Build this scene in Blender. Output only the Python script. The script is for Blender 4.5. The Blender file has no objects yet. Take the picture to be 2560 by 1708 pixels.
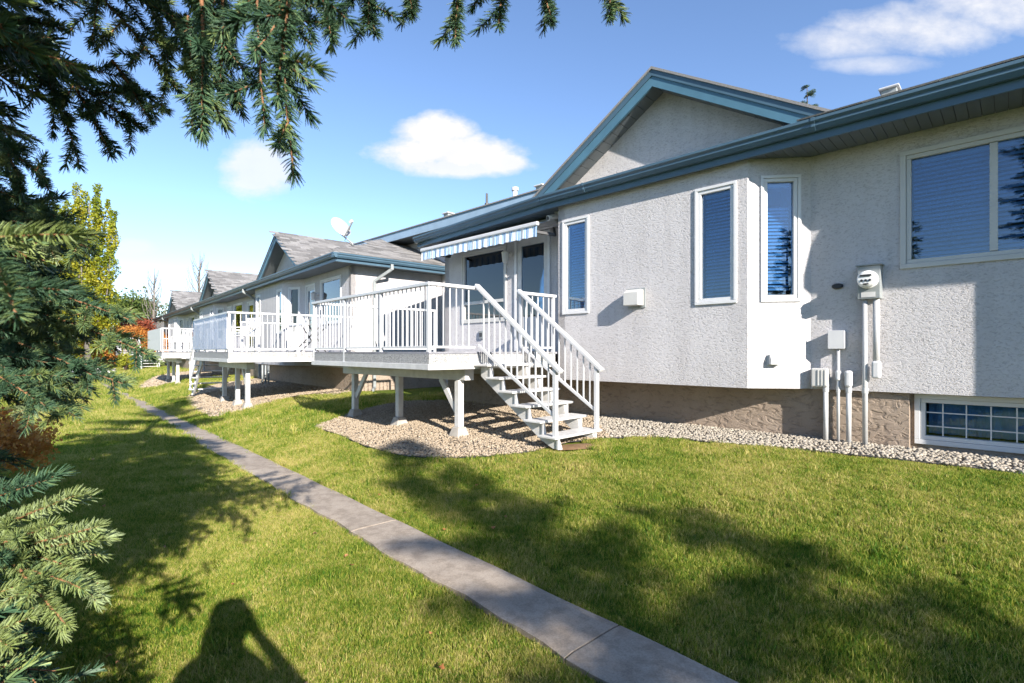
import bpy, bmesh, math, random
import numpy as np
from mathutils import Vector, Matrix, Euler
random.seed(7); rng = np.random.default_rng(11)
R = math.radians
SC = bpy.context.scene
COL = SC.collection

# ------------------------------------------------------------------ camera, sky, sun, exposure
cam_d = bpy.data.cameras.new('camera'); cam = bpy.data.objects.new('camera', cam_d); COL.objects.link(cam)
cam.location = (0, 0, 1.6); cam.rotation_euler = (R(90), 0, 0)
cam_d.sensor_width = 36; cam_d.lens = 18.0; cam_d.shift_y = 26 / 2560
cam_d.clip_start = 0.02; cam_d.clip_end = 3000
cam_d.dof.use_dof = True; cam_d.dof.focus_distance = 6.0; cam_d.dof.aperture_fstop = 9.0
SC.camera = cam
SUN_ELEV = 24.5; TRAVEL = -28.0          # light travels 28 degrees to the left of straight ahead (+y)
world = bpy.data.worlds.new('World'); SC.world = world; world.use_nodes = True
sun_d = bpy.data.lights.new('sun', 'SUN'); sun_d.energy = 5.0; sun_d.angle = R(0.53); sun_d.color = (1.0, 0.93, 0.84)
sun = bpy.data.objects.new('sun', sun_d); COL.objects.link(sun)
_t = Vector((math.sin(R(TRAVEL)) * math.cos(R(SUN_ELEV)), math.cos(R(TRAVEL)) * math.cos(R(SUN_ELEV)), -math.sin(R(SUN_ELEV))))
sun.rotation_euler = _t.to_track_quat('-Z', 'Y').to_euler(); sun.location = (8, -14, 12)
SC.view_settings.view_transform = 'Standard'; SC.view_settings.look = 'None'
SC.cycles.max_bounces = 7; SC.cycles.diffuse_bounces = 3; SC.cycles.glossy_bounces = 3; SC.cycles.transparent_max_bounces = 8; SC.cycles.use_adaptive_sampling = True; SC.cycles.adaptive_threshold = .02
SC.view_settings.exposure = 1.20; SC.view_settings.gamma = 1.0

def build_world():
    nt = world.node_tree; N = nt.nodes; L = nt.links; N.clear()
    out = N.new('ShaderNodeOutputWorld'); bg = N.new('ShaderNodeBackground')
    sky = N.new('ShaderNodeTexSky'); sky.sky_type = 'NISHITA'; sky.sun_disc = False
    sky.sun_elevation = R(SUN_ELEV); sky.sun_rotation = R(180 + TRAVEL) ; sky.altitude = 300
    sky.air_density = 0.95; sky.dust_density = 0.1; sky.ozone_density = 1.1
    bg.inputs[1].default_value = 0.106
    tc = N.new('ShaderNodeTexCoord'); sp = N.new('ShaderNodeSeparateXYZ'); L.new(tc.outputs['Generated'], sp.inputs[0])
    def m(op, a, b=None, c=None, clamp=False):
        n = N.new('ShaderNodeMath'); n.operation = op; n.use_clamp = clamp
        for i, v in enumerate((a, b, c)):
            if v is None: continue
            if isinstance(v, (int, float)): n.inputs[i].default_value = v
            else: L.new(v, n.inputs[i])
        return n.outputs[0]
    y = m('MAXIMUM', sp.outputs[1], 0.02)
    u = m('DIVIDE', sp.outputs[0], y); v = m('DIVIDE', sp.outputs[2], y)
    cv = N.new('ShaderNodeCombineXYZ'); L.new(u, cv.inputs[0]); L.new(m('MULTIPLY', v, 1.6), cv.inputs[1])
    def noise(scale, detail, rough, off):
        mp = N.new('ShaderNodeMapping'); mp.inputs[1].default_value = off; L.new(cv.outputs[0], mp.inputs[0])
        n = N.new('ShaderNodeTexNoise'); n.inputs['Scale'].default_value = scale; n.inputs['Detail'].default_value = detail
        n.inputs['Roughness'].default_value = rough; L.new(mp.outputs[0], n.inputs['Vector']); return n.outputs[0]
    n1 = noise(7, 6, .62, (3, 1, 0)); n2 = noise(26, 5, .6, (0, 5, 0))
    nz = m('ADD', m('MULTIPLY', m('SUBTRACT', n1, .5), 1.9), m('MULTIPLY', m('SUBTRACT', n2, .5), .75))
    clouds = [(-.125, .392, .160, .042, 1.), (-.148, .428, .088, .046, 1.), (-.02, .368, .060, .024, .95), (-.10, .365, .15, .026, .9),
              (-.495, .352, .082, .062, .80), (.66, .605, .15, .034, .78), (.80, .63, .19, .055, .92), (.97, .68, .20, .065, .95), (.72, .562, .12, .022, .62),
              (-.74, .205, .05, .018, .45), (-.66, .12, .12, .03, .35)]
    tot = None
    for (cu, cvv, ru, rv, amp) in clouds:
        dx = m('DIVIDE', m('SUBTRACT', u, cu), ru); dy = m('DIVIDE', m('SUBTRACT', v, cvv), rv)
        d = m('ADD', m('MULTIPLY', dx, dx), m('MULTIPLY', dy, dy))
        e = m('SUBTRACT', m('SUBTRACT', 1.12, d), m('MULTIPLY', nz, -1.05))
        e = m('MULTIPLY', m('MULTIPLY', e, .75 if cu > .5 else 1.25, clamp=True), amp)
        tot = e if tot is None else m('MAXIMUM', tot, e)
    front = m('MULTIPLY', m('SUBTRACT', sp.outputs[1], .05), 20, clamp=True)
    mask = m('MULTIPLY', m('POWER', tot, 1.15), front, clamp=True)
    shade = N.new('ShaderNodeMixRGB'); L.new(m('MULTIPLY', n1, 1.0), shade.inputs[0])
    shade.inputs[1].default_value = (3.7, 3.75, 3.95, 1); shade.inputs[2].default_value = (4.6, 4.55, 4.6, 1)
    wb = N.new('ShaderNodeMixRGB'); wb.blend_type = 'MULTIPLY'; wb.inputs[0].default_value = 1; wb.inputs[2].default_value = (.86, .945, 1.10, 1); L.new(sky.outputs[0], wb.inputs[1])
    mix = N.new('ShaderNodeMixRGB'); L.new(mask, mix.inputs[0]); L.new(wb.outputs[0], mix.inputs[1]); L.new(shade.outputs[0], mix.inputs[2])
    L.new(mix.outputs[0], bg.inputs[0]); L.new(bg.outputs[0], out.inputs[0])
build_world()

# ------------------------------------------------------------------ materials
MATS = {}
def new_mat(name):
    m = bpy.data.materials.new(name); m.use_nodes = True; MATS[name] = m
    nt = m.node_tree; b = nt.nodes['Principled BSDF']; return m, nt, b
def tex_coord(nt, kind='Object'):
    tc = nt.nodes.new('ShaderNodeTexCoord'); return tc.outputs[kind]
def nnoise(nt, vec, scale, detail=4, rough=.55, dist=0.0):
    n = nt.nodes.new('ShaderNodeTexNoise'); n.inputs['Scale'].default_value = scale; n.inputs['Detail'].default_value = detail
    n.inputs['Roughness'].default_value = rough; n.inputs['Distortion'].default_value = dist
    if vec is not None: nt.links.new(vec, n.inputs['Vector'])
    return n.outputs[0]
def ramp(nt, fac, stops):
    r = nt.nodes.new('ShaderNodeValToRGB'); e = r.color_ramp.elements
    while len(e) > len(stops): e.remove(e[-1])
    while len(e) < len(stops): e.new(1)
    for i, (p, c) in enumerate(stops):
        e[i].position = p; e[i].color = (*c, 1) if len(c) == 3 else c
    nt.links.new(fac, r.inputs[0]); return r.outputs[0]
def mixc(nt, fac, a, b, mode='MIX'):
    n = nt.nodes.new('ShaderNodeMixRGB'); n.blend_type = mode
    for i, v in enumerate((fac, a, b)):
        if isinstance(v, (int, float)): n.inputs[i].default_value = v
        elif isinstance(v, tuple): n.inputs[i].default_value = (*v, 1) if len(v) == 3 else v
        else: nt.links.new(v, n.inputs[i])
    return n.outputs[0]
def bump(nt, b, h, strength=.5, dist=.01):
    n = nt.nodes.new('ShaderNodeBump'); n.inputs['Strength'].default_value = strength; n.inputs['Distance'].default_value = dist
    nt.links.new(h, n.inputs['Height']); nt.links.new(n.outputs[0], b.inputs['Normal'])
def mathn(nt, op, a, b=None, clamp=False):
    n = nt.nodes.new('ShaderNodeMath'); n.operation = op; n.use_clamp = clamp
    for i, v in enumerate((a, b)):
        if v is None: continue
        if isinstance(v, (int, float)): n.inputs[i].default_value = v
        else: nt.links.new(v, n.inputs[i])
    return n.outputs[0]
def plain(name, col, rough=.5, var=.12, vscale=6, bmp=0.0, bscale=60, metal=0, spec=.5):
    m, nt, b = new_mat(name); v = tex_coord(nt)
    n = nnoise(nt, v, vscale, 5)
    lo = tuple(c * (1 - var) for c in col); hi = tuple(min(1, c * (1 + var)) for c in col)
    nt.links.new(ramp(nt, n, [(.3, lo), (.7, hi)]), b.inputs['Base Color'])
    b.inputs['Roughness'].default_value = rough; b.inputs['Metallic'].default_value = metal
    b.inputs['Specular IOR Level'].default_value = spec
    if bmp: bump(nt, b, nnoise(nt, v, bscale, 4), bmp, .004)
    return m

def stucco(name, c1, c2, scale, dist, strength):
    m, nt, b = new_mat(name); v = tex_coord(nt)
    mp = nt.nodes.new('ShaderNodeMapping'); mp.inputs['Scale'].default_value = (1, 1, 1.8); nt.links.new(v, mp.inputs[0])
    vo = nt.nodes.new('ShaderNodeTexNoise'); vo.inputs['Scale'].default_value = scale; vo.inputs['Detail'].default_value = 3.5
    vo.inputs['Roughness'].default_value = .55; vo.inputs['Distortion'].default_value = 1.1; nt.links.new(mp.outputs[0], vo.inputs['Vector'])
    fl = ramp(nt, vo.outputs[0], [(.36, (0, 0, 0)), (.47, (.55, .55, .55)), (.53, (.9, .9, .9)), (.75, (1, 1, 1))])
    fine = nnoise(nt, v, scale * 9, 4, .6)
    h = mixc(nt, .16, fl, fine)
    big = nnoise(nt, v, .9, 4, .6)
    stv = nt.nodes.new('ShaderNodeMapping'); stv.inputs['Scale'].default_value = (5, 5, .35); nt.links.new(v, stv.inputs[0])
    streak = nnoise(nt, stv.outputs[0], 1.0, 5, .6)
    col = ramp(nt, big, [(.3, c1), (.7, c2)])
    col = mixc(nt, .5, col, ramp(nt, streak, [(.30, (.82, .81, .80)), (.55, (1, 1, 1))]), 'MULTIPLY')
    col = mixc(nt, .5, col, ramp(nt, vo.outputs[0], [(.34, (.50, .49, .48)), (.47, (1, 1, 1))]), 'MULTIPLY')
    col = mixc(nt, .35, col, ramp(nt, fine, [(.34, (.62, .61, .60)), (.55, (1.05, 1.05, 1.05))]), 'MULTIPLY')
    nt.links.new(col, b.inputs['Base Color']); b.inputs['Roughness'].default_value = .92; b.inputs['Specular IOR Level'].default_value = .15
    bump(nt, b, h, strength, dist); return m
stucco('stucco', (.515, .497, .50), (.575, .557, .56), 29, .006, .6)
stucco('parging', (.31, .245, .19), (.38, .305, .24), 8, .012, .75)
plain('trim_blue', (.072, .165, .23), .38, .10, 3, .05, 30)
plain('trim_lit', (.26, .36, .46), .4, .08, 3, .05, 30)  # lighter trim copy: brightness of the lit upper fascia put into the colour
plain('gutter_blue', (.062, .115, .16), .34, .10, 2.5, .04, 20)
plain('soffit_grey', (.125, .145, .155), .55, .10, 4, .08, 40)
plain('soffit_vented', (.105, .125, .14), .55, .08, 4, .08, 40)
plain('drip_edge', (.045, .05, .06), .6, .2, 8)
plain('white_vinyl', (.62, .62, .62), .42, .04, 3, .03, 30)
plain('white_paint', (.55, .54, .525), .5, .13, 7, .12, 40)
plain('cream_trim', (.52, .51, .485), .5, .05, 3)
plain('white_metal', (.57, .57, .575), .36, .05, 5, .03, 30)
plain('grey_metal', (.25, .27, .27), .45, .10, 6, .04, 30)
plain('pipe_grey', (.46, .46, .455), .45, .06, 5)
plain('dark_metal', (.03, .03, .032), .45, .2, 6)
plain('dark_rubber', (.022, .024, .028), .6, .25, 9)
plain('beam_tan', (.50, .46, .40), .6, .10, 5, .1, 30)
plain('concrete_block', (.36, .33, .29), .9, .16, 9, .4, 60)
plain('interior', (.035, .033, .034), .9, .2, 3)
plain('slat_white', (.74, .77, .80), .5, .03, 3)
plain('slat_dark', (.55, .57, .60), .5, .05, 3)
plain('bark', (.10, .066, .045), .95, .35, 14, .8, 35)
plain('twig', (.21, .095, .042), .8, .25, 30)
plain('bark_grey', (.17, .15, .13), .95, .3, 14, .8, 30)
plain('skin', (.45, .28, .20), .55, .06, 6)
plain('jacket', (.03, .04, .065), .85, .2, 8, .2, 60)
plain('hair', (.03, .02, .015), .7, .2, 20)
plain('rock', (.36, .335, .32), .9, .25, 5, .6, 14)
plain('red_plastic', (.45, .05, .04), .45, .1, 4)
plain('grey_wood', (.30, .30, .33), .8, .15, 6, .2, 30)
plain('soil', (.20, .12, .06), .95, .25, 10, .5, 50)
plain('edging', (.03, .03, .033), .6, .2, 6)

def mk_deckband():
    m, nt, b = new_mat('deck_band'); v = tex_coord(nt)
    n = nnoise(nt, v, 75, 3, .6)
    nt.links.new(ramp(nt, n, [(.35, (.13, .13, .13)), (.5, (.31, .31, .305)), (.66, (.45, .44, .43))]), b.inputs['Base Color'])
    b.inputs['Roughness'].default_value = .85; bump(nt, b, n, .5, .004)
mk_deckband()
def mk_concrete():
    m, nt, b = new_mat('path_concrete'); v = tex_coord(nt)
    big = nnoise(nt, v, 1.3, 6, .65); fine = nnoise(nt, v, 90, 3, .7); mid = nnoise(nt, v, 9, 5, .7)
    c = ramp(nt, big, [(.3, (.32, .262, .205)), (.7, (.43, .365, .295))])
    c = mixc(nt, .55, c, ramp(nt, fine, [(.3, (.55, .55, .55)), (.6, (1.05, 1.05, 1.05))]), 'MULTIPLY')
    c = mixc(nt, .5, c, ramp(nt, mid, [(.40, (.50, .47, .44)), (.56, (1, 1, 1))]), 'MULTIPLY')
    nt.links.new(c, b.inputs['Base Color']); b.inputs['Roughness'].default_value = .9
    bump(nt, b, mixc(nt, .5, fine, mid), .45, .006)
mk_concrete()
def mk_ground():
    m, nt, b = new_mat('lawn_soil'); g = nt.nodes.new('ShaderNodeNewGeometry'); v = g.outputs['Position']
    a = nnoise(nt, v, .55, 5, .6); f = nnoise(nt, v, 40, 4, .7); f2 = nnoise(nt, v, 160, 3, .7)
    c = ramp(nt, a, [(.34, (.085, .14, .018)), (.52, (.15, .19, .03)), (.66, (.25, .235, .06))])
    c = mixc(nt, .7, c, ramp(nt, f, [(.3, (.45, .45, .4)), (.7, (1.35, 1.35, 1.2))]), 'MULTIPLY')
    c = mixc(nt, .5, c, ramp(nt, f2, [(.35, (.4, .4, .35)), (.65, (1.3, 1.3, 1.2))]), 'MULTIPLY')
    nt.links.new(c, b.inputs['Base Color']); b.inputs['Roughness'].default_value = .95; b.inputs['Specular IOR Level'].default_value = .1
    bump(nt, b, f2, .8, .02)
mk_ground()
def mk_grass():
    m, nt, b = new_mat('grass_blade'); g = nt.nodes.new('ShaderNodeNewGeometry'); v = g.outputs['Position']
    a = nnoise(nt, v, .5, 4, .6); p = nnoise(nt, v, 2.6, 4, .65); q = nnoise(nt, v, 13, 3, .7)
    k = mathn(nt, 'ADD', mathn(nt, 'ADD', mathn(nt, 'MULTIPLY', a, .46), mathn(nt, 'MULTIPLY', p, .38)), mathn(nt, 'MULTIPLY', q, .18))
    at = nt.nodes.new('ShaderNodeAttribute'); at.attribute_name = 'tint'
    k = mathn(nt, 'ADD', k, mathn(nt, 'MULTIPLY', mathn(nt, 'SUBTRACT', at.outputs['Fac'], .5), .30))
    c = ramp(nt, k, [(.33, (.06, .15, .012)), (.41, (.125, .235, .02)), (.48, (.24, .32, .034)), (.55, (.41, .40, .07)), (.65, (.58, .49, .19))])
    nt.links.new(c, b.inputs['Base Color']); b.inputs['Roughness'].default_value = .55; b.inputs['Specular IOR Level'].default_value = .25
    tr = nt.nodes.new('ShaderNodeBsdfTranslucent'); nt.links.new(c, tr.inputs[0])
    mx = nt.nodes.new('ShaderNodeMixShader'); mx.inputs[0].default_value = .45
    o = nt.nodes['Material Output']; nt.links.new(b.outputs[0], mx.inputs[1]); nt.links.new(tr.outputs[0], mx.inputs[2]); nt.links.new(mx.outputs[0], o.inputs[0])
mk_grass()
def mk_leaf(name, stops, trans=.35, rough=.55):
    m, nt, b = new_mat(name)
    at = nt.nodes.new('ShaderNodeAttribute'); at.attribute_name = 'tint'
    oi = nt.nodes.new('ShaderNodeObjectInfo')
    k = mathn(nt, 'ADD', mathn(nt, 'MULTIPLY', at.outputs['Fac'], .8), mathn(nt, 'MULTIPLY', oi.outputs['Random'], .2))
    c = ramp(nt, k, stops); nt.links.new(c, b.inputs['Base Color']); b.inputs['Roughness'].default_value = rough; b.inputs['Specular IOR Level'].default_value = .3
    if trans <= 0: return
    tr = nt.nodes.new('ShaderNodeBsdfTranslucent'); nt.links.new(c, tr.inputs[0])
    mx = nt.nodes.new('ShaderNodeMixShader'); mx.inputs[0].default_value = trans
    o = nt.nodes['Material Output']; nt.links.new(b.outputs[0], mx.inputs[1]); nt.links.new(tr.outputs[0], mx.inputs[2]); nt.links.new(mx.outputs[0], o.inputs[0])
mk_leaf('needle', [(0, (.030, .066, .034)), (.42, (.060, .122, .066)), (.70, (.20, .25, .07)), (1, (.30, .37, .20))], 0, .45)
mk_leaf('leaf_yellow', [(0, (.10, .17, .015)), (.5, (.27, .30, .025)), (1, (.46, .36, .02))], .4)
mk_leaf('leaf_orange', [(0, (.38, .14, .03)), (.5, (.55, .24, .05)), (1, (.60, .38, .12))], .4)
mk_leaf('leaf_red', [(0, (.18, .035, .02)), (1, (.34, .10, .05))], .35)
mk_leaf('leaf_green', [(0, (.05, .09, .02)), (1, (.18, .22, .04))], .4)
mk_leaf('leaf_lime', [(0, (.18, .22, .02)), (1, (.42, .40, .04))], .4)
mk_leaf('stone', [(0, (.19, .145, .10)), (.35, (.35, .28, .20)), (.7, (.47, .40, .31)), (1, (.60, .55, .47))], 0, .85)
mk_leaf('stone_grey', [(0, (.20, .175, .14)), (.4, (.36, .32, .26)), (.8, (.50, .455, .385)), (1, (.62, .585, .52))], 0, .85)
mk_leaf('fallen', [(0, (.28, .10, .03)), (.6, (.42, .20, .08)), (1, (.50, .34, .22))], .2)
def mk_gravel():
    m, nt, b = new_mat('gravel_base'); v = tex_coord(nt); vo = nt.nodes.new('ShaderNodeTexVoronoi'); vo.inputs['Scale'].default_value = 34
    nt.links.new(v, vo.inputs['Vector'])
    sep = nt.nodes.new('ShaderNodeSeparateColor'); nt.links.new(vo.outputs['Color'], sep.inputs[0])
    c = ramp(nt, sep.outputs[0], [(0, (.20, .165, .13)), (.5, (.34, .285, .23)), (1, (.47, .42, .37))])
    c = mixc(nt, 1.0, c, ramp(nt, vo.outputs['Distance'], [(.3, (1, 1, 1)), (.75, (.3, .28, .25))]), 'MULTIPLY')
    nt.links.new(c, b.inputs['Base Color']); b.inputs['Roughness'].default_value = .9
    n = nt.nodes.new('ShaderNodeMath'); n.operation = 'SUBTRACT'; n.inputs[0].default_value = 1; nt.links.new(vo.outputs['Distance'], n.inputs[1])
    bump(nt, b, n.outputs[0], .9, .02)
mk_gravel()
def mk_shingle(name, k):
    m, nt, b = new_mat(name); v = tex_coord(nt); oi = nt.nodes.new('ShaderNodeObjectInfo')
    g = nt.nodes.new('ShaderNodeNewGeometry')
    f = nnoise(nt, g.outputs['Position'], 60, 3, .7); big = nnoise(nt, g.outputs['Position'], 1.4, 4)
    isl = g.outputs['Random Per Island']
    rnd = mathn(nt, 'FRACT', mathn(nt, 'ADD', oi.outputs['Random'], isl))
    c = ramp(nt, rnd, [(0, (.165 * k, .16 * k, .155 * k)), (.5, (.25 * k, .24 * k, .235 * k)), (1, (.35 * k, .34 * k, .33 * k))])
    c = mixc(nt, .7, c, ramp(nt, f, [(.3, (.6, .6, .6)), (.7, (1.2, 1.2, 1.2))]), 'MULTIPLY')
    c = mixc(nt, .4, c, ramp(nt, big, [(.3, (.75, .75, .75)), (.7, (1.1, 1.1, 1.1))]), 'MULTIPLY')
    nt.links.new(c, b.inputs['Base Color']); b.inputs['Roughness'].default_value = .95; bump(nt, b, f, .4, .004)
mk_shingle('shingle', .82)
def mk_glass(name, tint, boost):
    m = bpy.data.materials.new(name); m.use_nodes = True; MATS[name] = m; nt = m.node_tree; nt.nodes.clear()
    o = nt.nodes.new('ShaderNodeOutputMaterial'); g = nt.nodes.new('ShaderNodeBsdfGlossy'); g.inputs['Roughness'].default_value = .006
    g.inputs['Color'].default_value = (.95, .98, 1, 1)
    t = nt.nodes.new('ShaderNodeBsdfTransparent'); t.inputs[0].default_value = (*tint, 1)
    tc = nt.nodes.new('ShaderNodeTexCoord'); n = nt.nodes.new('ShaderNodeTexNoise'); n.inputs['Scale'].default_value = 1.8; nt.links.new(tc.outputs['Object'], n.inputs['Vector'])
    bp = nt.nodes.new('ShaderNodeBump'); bp.inputs['Strength'].default_value = .04; bp.inputs['Distance'].default_value = .02; nt.links.new(n.outputs[0], bp.inputs['Height']); nt.links.new(bp.outputs[0], g.inputs['Normal'])
    fr = nt.nodes.new('ShaderNodeFresnel'); fr.inputs[0].default_value = 1.5
    ma = nt.nodes.new('ShaderNodeMath'); ma.operation = 'MULTIPLY_ADD'; ma.use_clamp = True; ma.inputs[1].default_value = 1.5; ma.inputs[2].default_value = boost
    nt.links.new(fr.outputs[0], ma.inputs[0]); mx = nt.nodes.new('ShaderNodeMixShader')
    nt.links.new(ma.outputs[0], mx.inputs[0]); nt.links.new(t.outputs[0], mx.inputs[1]); nt.links.new(g.outputs[0], mx.inputs[2]); nt.links.new(mx.outputs[0], o.inputs[0])
mk_glass('glass', (.52, .72, .90), .03); plain('plexi', (.22, .34, .58), .35, .08, 2)
_m = MATS['plexi'].node_tree; _b = _m.nodes['Principled BSDF']; _b.inputs['Alpha'].default_value = .40
def mk_awning():
    m, nt, b = new_mat('awning_cloth'); v = tex_coord(nt); s = nt.nodes.new('ShaderNodeSeparateXYZ'); nt.links.new(v, s.inputs[0])
    w = mathn(nt, 'FRACT', mathn(nt, 'MULTIPLY', s.outputs[0], 5.6))
    r = nt.nodes.new('ShaderNodeValToRGB'); r.color_ramp.interpolation = 'CONSTANT'; e = r.color_ramp.elements
    for i, (p, c) in enumerate([(0, (.70, .71, .72)), (.34, (.30, .50, .72)), (.47, (.62, .68, .74)), (.56, (.16, .32, .58)), (.72, (.66, .70, .74)), (.80, (.36, .55, .76)), (.92, (.70, .71, .72))]):
        el = e[i] if i < 2 else e.new(p); el.position = p; el.color = (*c, 1)
    nt.links.new(w, r.inputs[0]); nt.links.new(r.outputs[0], b.inputs['Base Color']); b.inputs['Roughness'].default_value = .8
mk_awning()
def mk_meterface():
    m, nt, b = new_mat('meter_face'); v = tex_coord(nt)
    b.inputs['Base Color'].default_value = (.78, .78, .76, 1); b.inputs['Roughness'].default_value = .25
mk_meterface()

# ------------------------------------------------------------------ mesh helpers
ORIG = {}
class Frame:
    def __init__(s, deg): s.deg = deg; s.c = math.cos(R(deg)); s.s = math.sin(R(deg))
    def w(s, a, b, z): return Vector((a * s.c - b * s.s, a * s.s + b * s.c, z))
H = Frame(-44.3)      # our townhouse: a runs right along the wall, b runs into the house
N_ = Frame(-48.8)     # the neighbouring row
W = Frame(0)
def tag(o, label=None, cat=None, group=None, kind=None):
    if label: o['label'] = label
    if cat: o['category'] = cat
    if group: o['group'] = group
    if kind: o['kind'] = kind
    return o
def thing(name, label, cat, fr, a, b, z, group=None, kind=None, rot=0):
    o = bpy.data.objects.new(name, None); COL.objects.link(o); o.empty_display_size = .1
    o.location = fr.w(a, b, z); o.rotation_euler = (0, 0, R(fr.deg + rot)); ORIG[o.name] = (a, b, z)
    return tag(o, label, cat, group, kind)
class M:
    def __init__(s): s.v = []; s.f = []
    def add(s, vs, fs):
        n = len(s.v); s.v += [tuple(p) for p in vs]; s.f += [tuple(i + n for i in f) for f in fs]; return s
    def box(s, x0, x1, y0, y1, z0, z1):
        return s.add([(x0, y0, z0), (x1, y0, z0), (x1, y1, z0), (x0, y1, z0), (x0, y0, z1), (x1, y0, z1), (x1, y1, z1), (x0, y1, z1)],
                     [(0, 3, 2, 1), (4, 5, 6, 7), (0, 1, 5, 4), (1, 2, 6, 5), (2, 3, 7, 6), (3, 0, 4, 7)])
    def bar(s, p, q, w, h, up=(0, 0, 1)):
        p = Vector(p); q = Vector(q); d = (q - p).normalized(); u = Vector(up)
        if abs(d.dot(u)) > .99: u = Vector((0, 1, 0))
        r = d.cross(u).normalized(); u = r.cross(d).normalized()
        vs = [c + r * (sx * w / 2) + u * (sy * h / 2) for c in (p, q) for sx, sy in ((-1, -1), (1, -1), (1, 1), (-1, 1))]
        return s.add(vs, [(0, 1, 2, 3), (7, 6, 5, 4), (0, 4, 5, 1), (1, 5, 6, 2), (2, 6, 7, 3), (3, 7, 4, 0)])
    def tube(s, pts, r, n=10, cap=True):
        pts = [Vector(p) for p in pts]; rs = r if isinstance(r, (list, tuple)) else [r] * len(pts)
        rings = []; prev = None
        for i, p in enumerate(pts):
            d = (pts[min(i + 1, len(pts) - 1)] - pts[max(i - 1, 0)]).normalized()
            u = prev if prev is not None else (Vector((0, 0, 1)) if abs(d.z) < .9 else Vector((1, 0, 0)))
            e = d.cross(u)
            if e.length < 1e-5: e = d.orthogonal()
            e.normalize(); u = e.cross(d).normalized(); prev = u
            rings.append([p + (e * math.cos(2 * math.pi * k / n) + u * math.sin(2 * math.pi * k / n)) * rs[i] for k in range(n)])
        vs = [v for g in rings for v in g]; fs = []
        for i in range(len(pts) - 1):
            for k in range(n): fs.append((i * n + k, i * n + (k + 1) % n, (i + 1) * n + (k + 1) % n, (i + 1) * n + k))
        if cap: fs.append(tuple(range(n))[::-1]); fs.append(tuple((len(pts) - 1) * n + k for k in range(n)))
        return s.add(vs, fs)
    def prism(s, poly, f0, f1):
        """poly: 2-D points; f0, f1 map them to the two end faces"""
        n = len(poly); vs = [f0(p) for p in poly] + [f1(p) for p in poly]
        fs = [tuple(range(n)), tuple(range(2 * n - 1, n - 1, -1))] + [(k, k + n, (k + 1) % n + n, (k + 1) % n) for k in range(n)]
        return s.add(vs, fs)
    def lathe(s, prof, n=20, c=(0, 0, 0), axis='z'):
        vs = []; fs = []
        for (r, h) in prof:
            for k in range(n):
                t = 2 * math.pi * k / n; x, y, z = r * math.cos(t), r * math.sin(t), h
                if axis == 'y': x, y, z = x, h, y
                vs.append((x + c[0], y + c[1], z + c[2]))
        for i in range(len(prof) - 1):
            for k in range(n): fs.append((i * n + k, i * n + (k + 1) % n, (i + 1) * n + (k + 1) % n, (i + 1) * n + k))
        fs.append(tuple(range(n))[::-1]); fs.append(tuple((len(prof) - 1) * n + k for k in range(n)))
        return s.add(vs, fs)
    def mesh(s, name, mat, off=(0, 0, 0), smooth=False):
        me = bpy.data.meshes.new(name); me.from_pydata([(x - off[0], y - off[1], z - off[2]) for x, y, z in s.v], [], s.f)
        bm = bmesh.new(); bm.from_mesh(me); bmesh.ops.recalc_face_normals(bm, faces=bm.faces); bm.to_mesh(me); bm.free()
        me.materials.append(MATS[mat])
        if smooth: me.shade_smooth()
        return me
    def build(s, name, mat, parent=None, bev=0, smooth=False, loc=None):
        off = (0, 0, 0)
        if parent is not None and loc is None: off = ORIG.get(parent.name, (0, 0, 0))
        me = s.mesh(name, mat, off, smooth); o = bpy.data.objects.new(name, me); COL.objects.link(o)
        if parent is not None: o.parent = parent; ORIG[o.name] = ORIG.get(parent.name, (0, 0, 0))
        if loc is not None: o.location = loc
        if bev:
            md = o.modifiers.new('bevel', 'BEVEL'); md.width = bev; md.segments = 2; md.limit_method = 'ANGLE'; md.angle_limit = R(40)
        return o
def piece(name, me, parent, loc, rot=(0, 0, 0), scale=None):
    """a part that shares mesh data; loc in the thing's frame coordinates"""
    o = bpy.data.objects.new(name, me); COL.objects.link(o); o.parent = parent
    g = ORIG.get(parent.name, (0, 0, 0)); o.location = (loc[0] - g[0], loc[1] - g[1], loc[2] - g[2]); o.rotation_euler = rot
    if scale: o.scale = scale
    return o
def fast_mesh(name, V, F, mat, tint=None, sizes=None, mats=None, fmat=None):
    """V (n,3); F (m,k) faces of equal size"""
    me = bpy.data.meshes.new(name); V = np.asarray(V, np.float32); F = np.asarray(F, np.int32); k = F.shape[1]
    me.vertices.add(len(V)); me.vertices.foreach_set('co', V.ravel())
    me.loops.add(F.size); me.loops.foreach_set('vertex_index', F.ravel())
    me.polygons.add(len(F)); me.polygons.foreach_set('loop_start', np.arange(0, F.size, k, dtype=np.int32))
    try: me.polygons.foreach_set('loop_total', np.full(len(F), k, np.int32))
    except Exception: pass
    for mm in (mats or [mat]): me.materials.append(MATS[mm])
    if fmat is not None: me.polygons.foreach_set('material_index', np.asarray(fmat, np.int32))
    me.update(calc_edges=True)
    if tint is not None:
        at = me.attributes.new('tint', 'FLOAT', 'POINT'); at.data.foreach_set('value', np.asarray(tint, np.float32))
    return me
def link(name, me, parent=None, loc=(0, 0, 0), rot=(0, 0, 0), scale=(1, 1, 1)):
    o = bpy.data.objects.new(name, me); COL.objects.link(o); o.parent = parent; o.location = loc; o.rotation_euler = rot; o.scale = scale; return o

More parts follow.
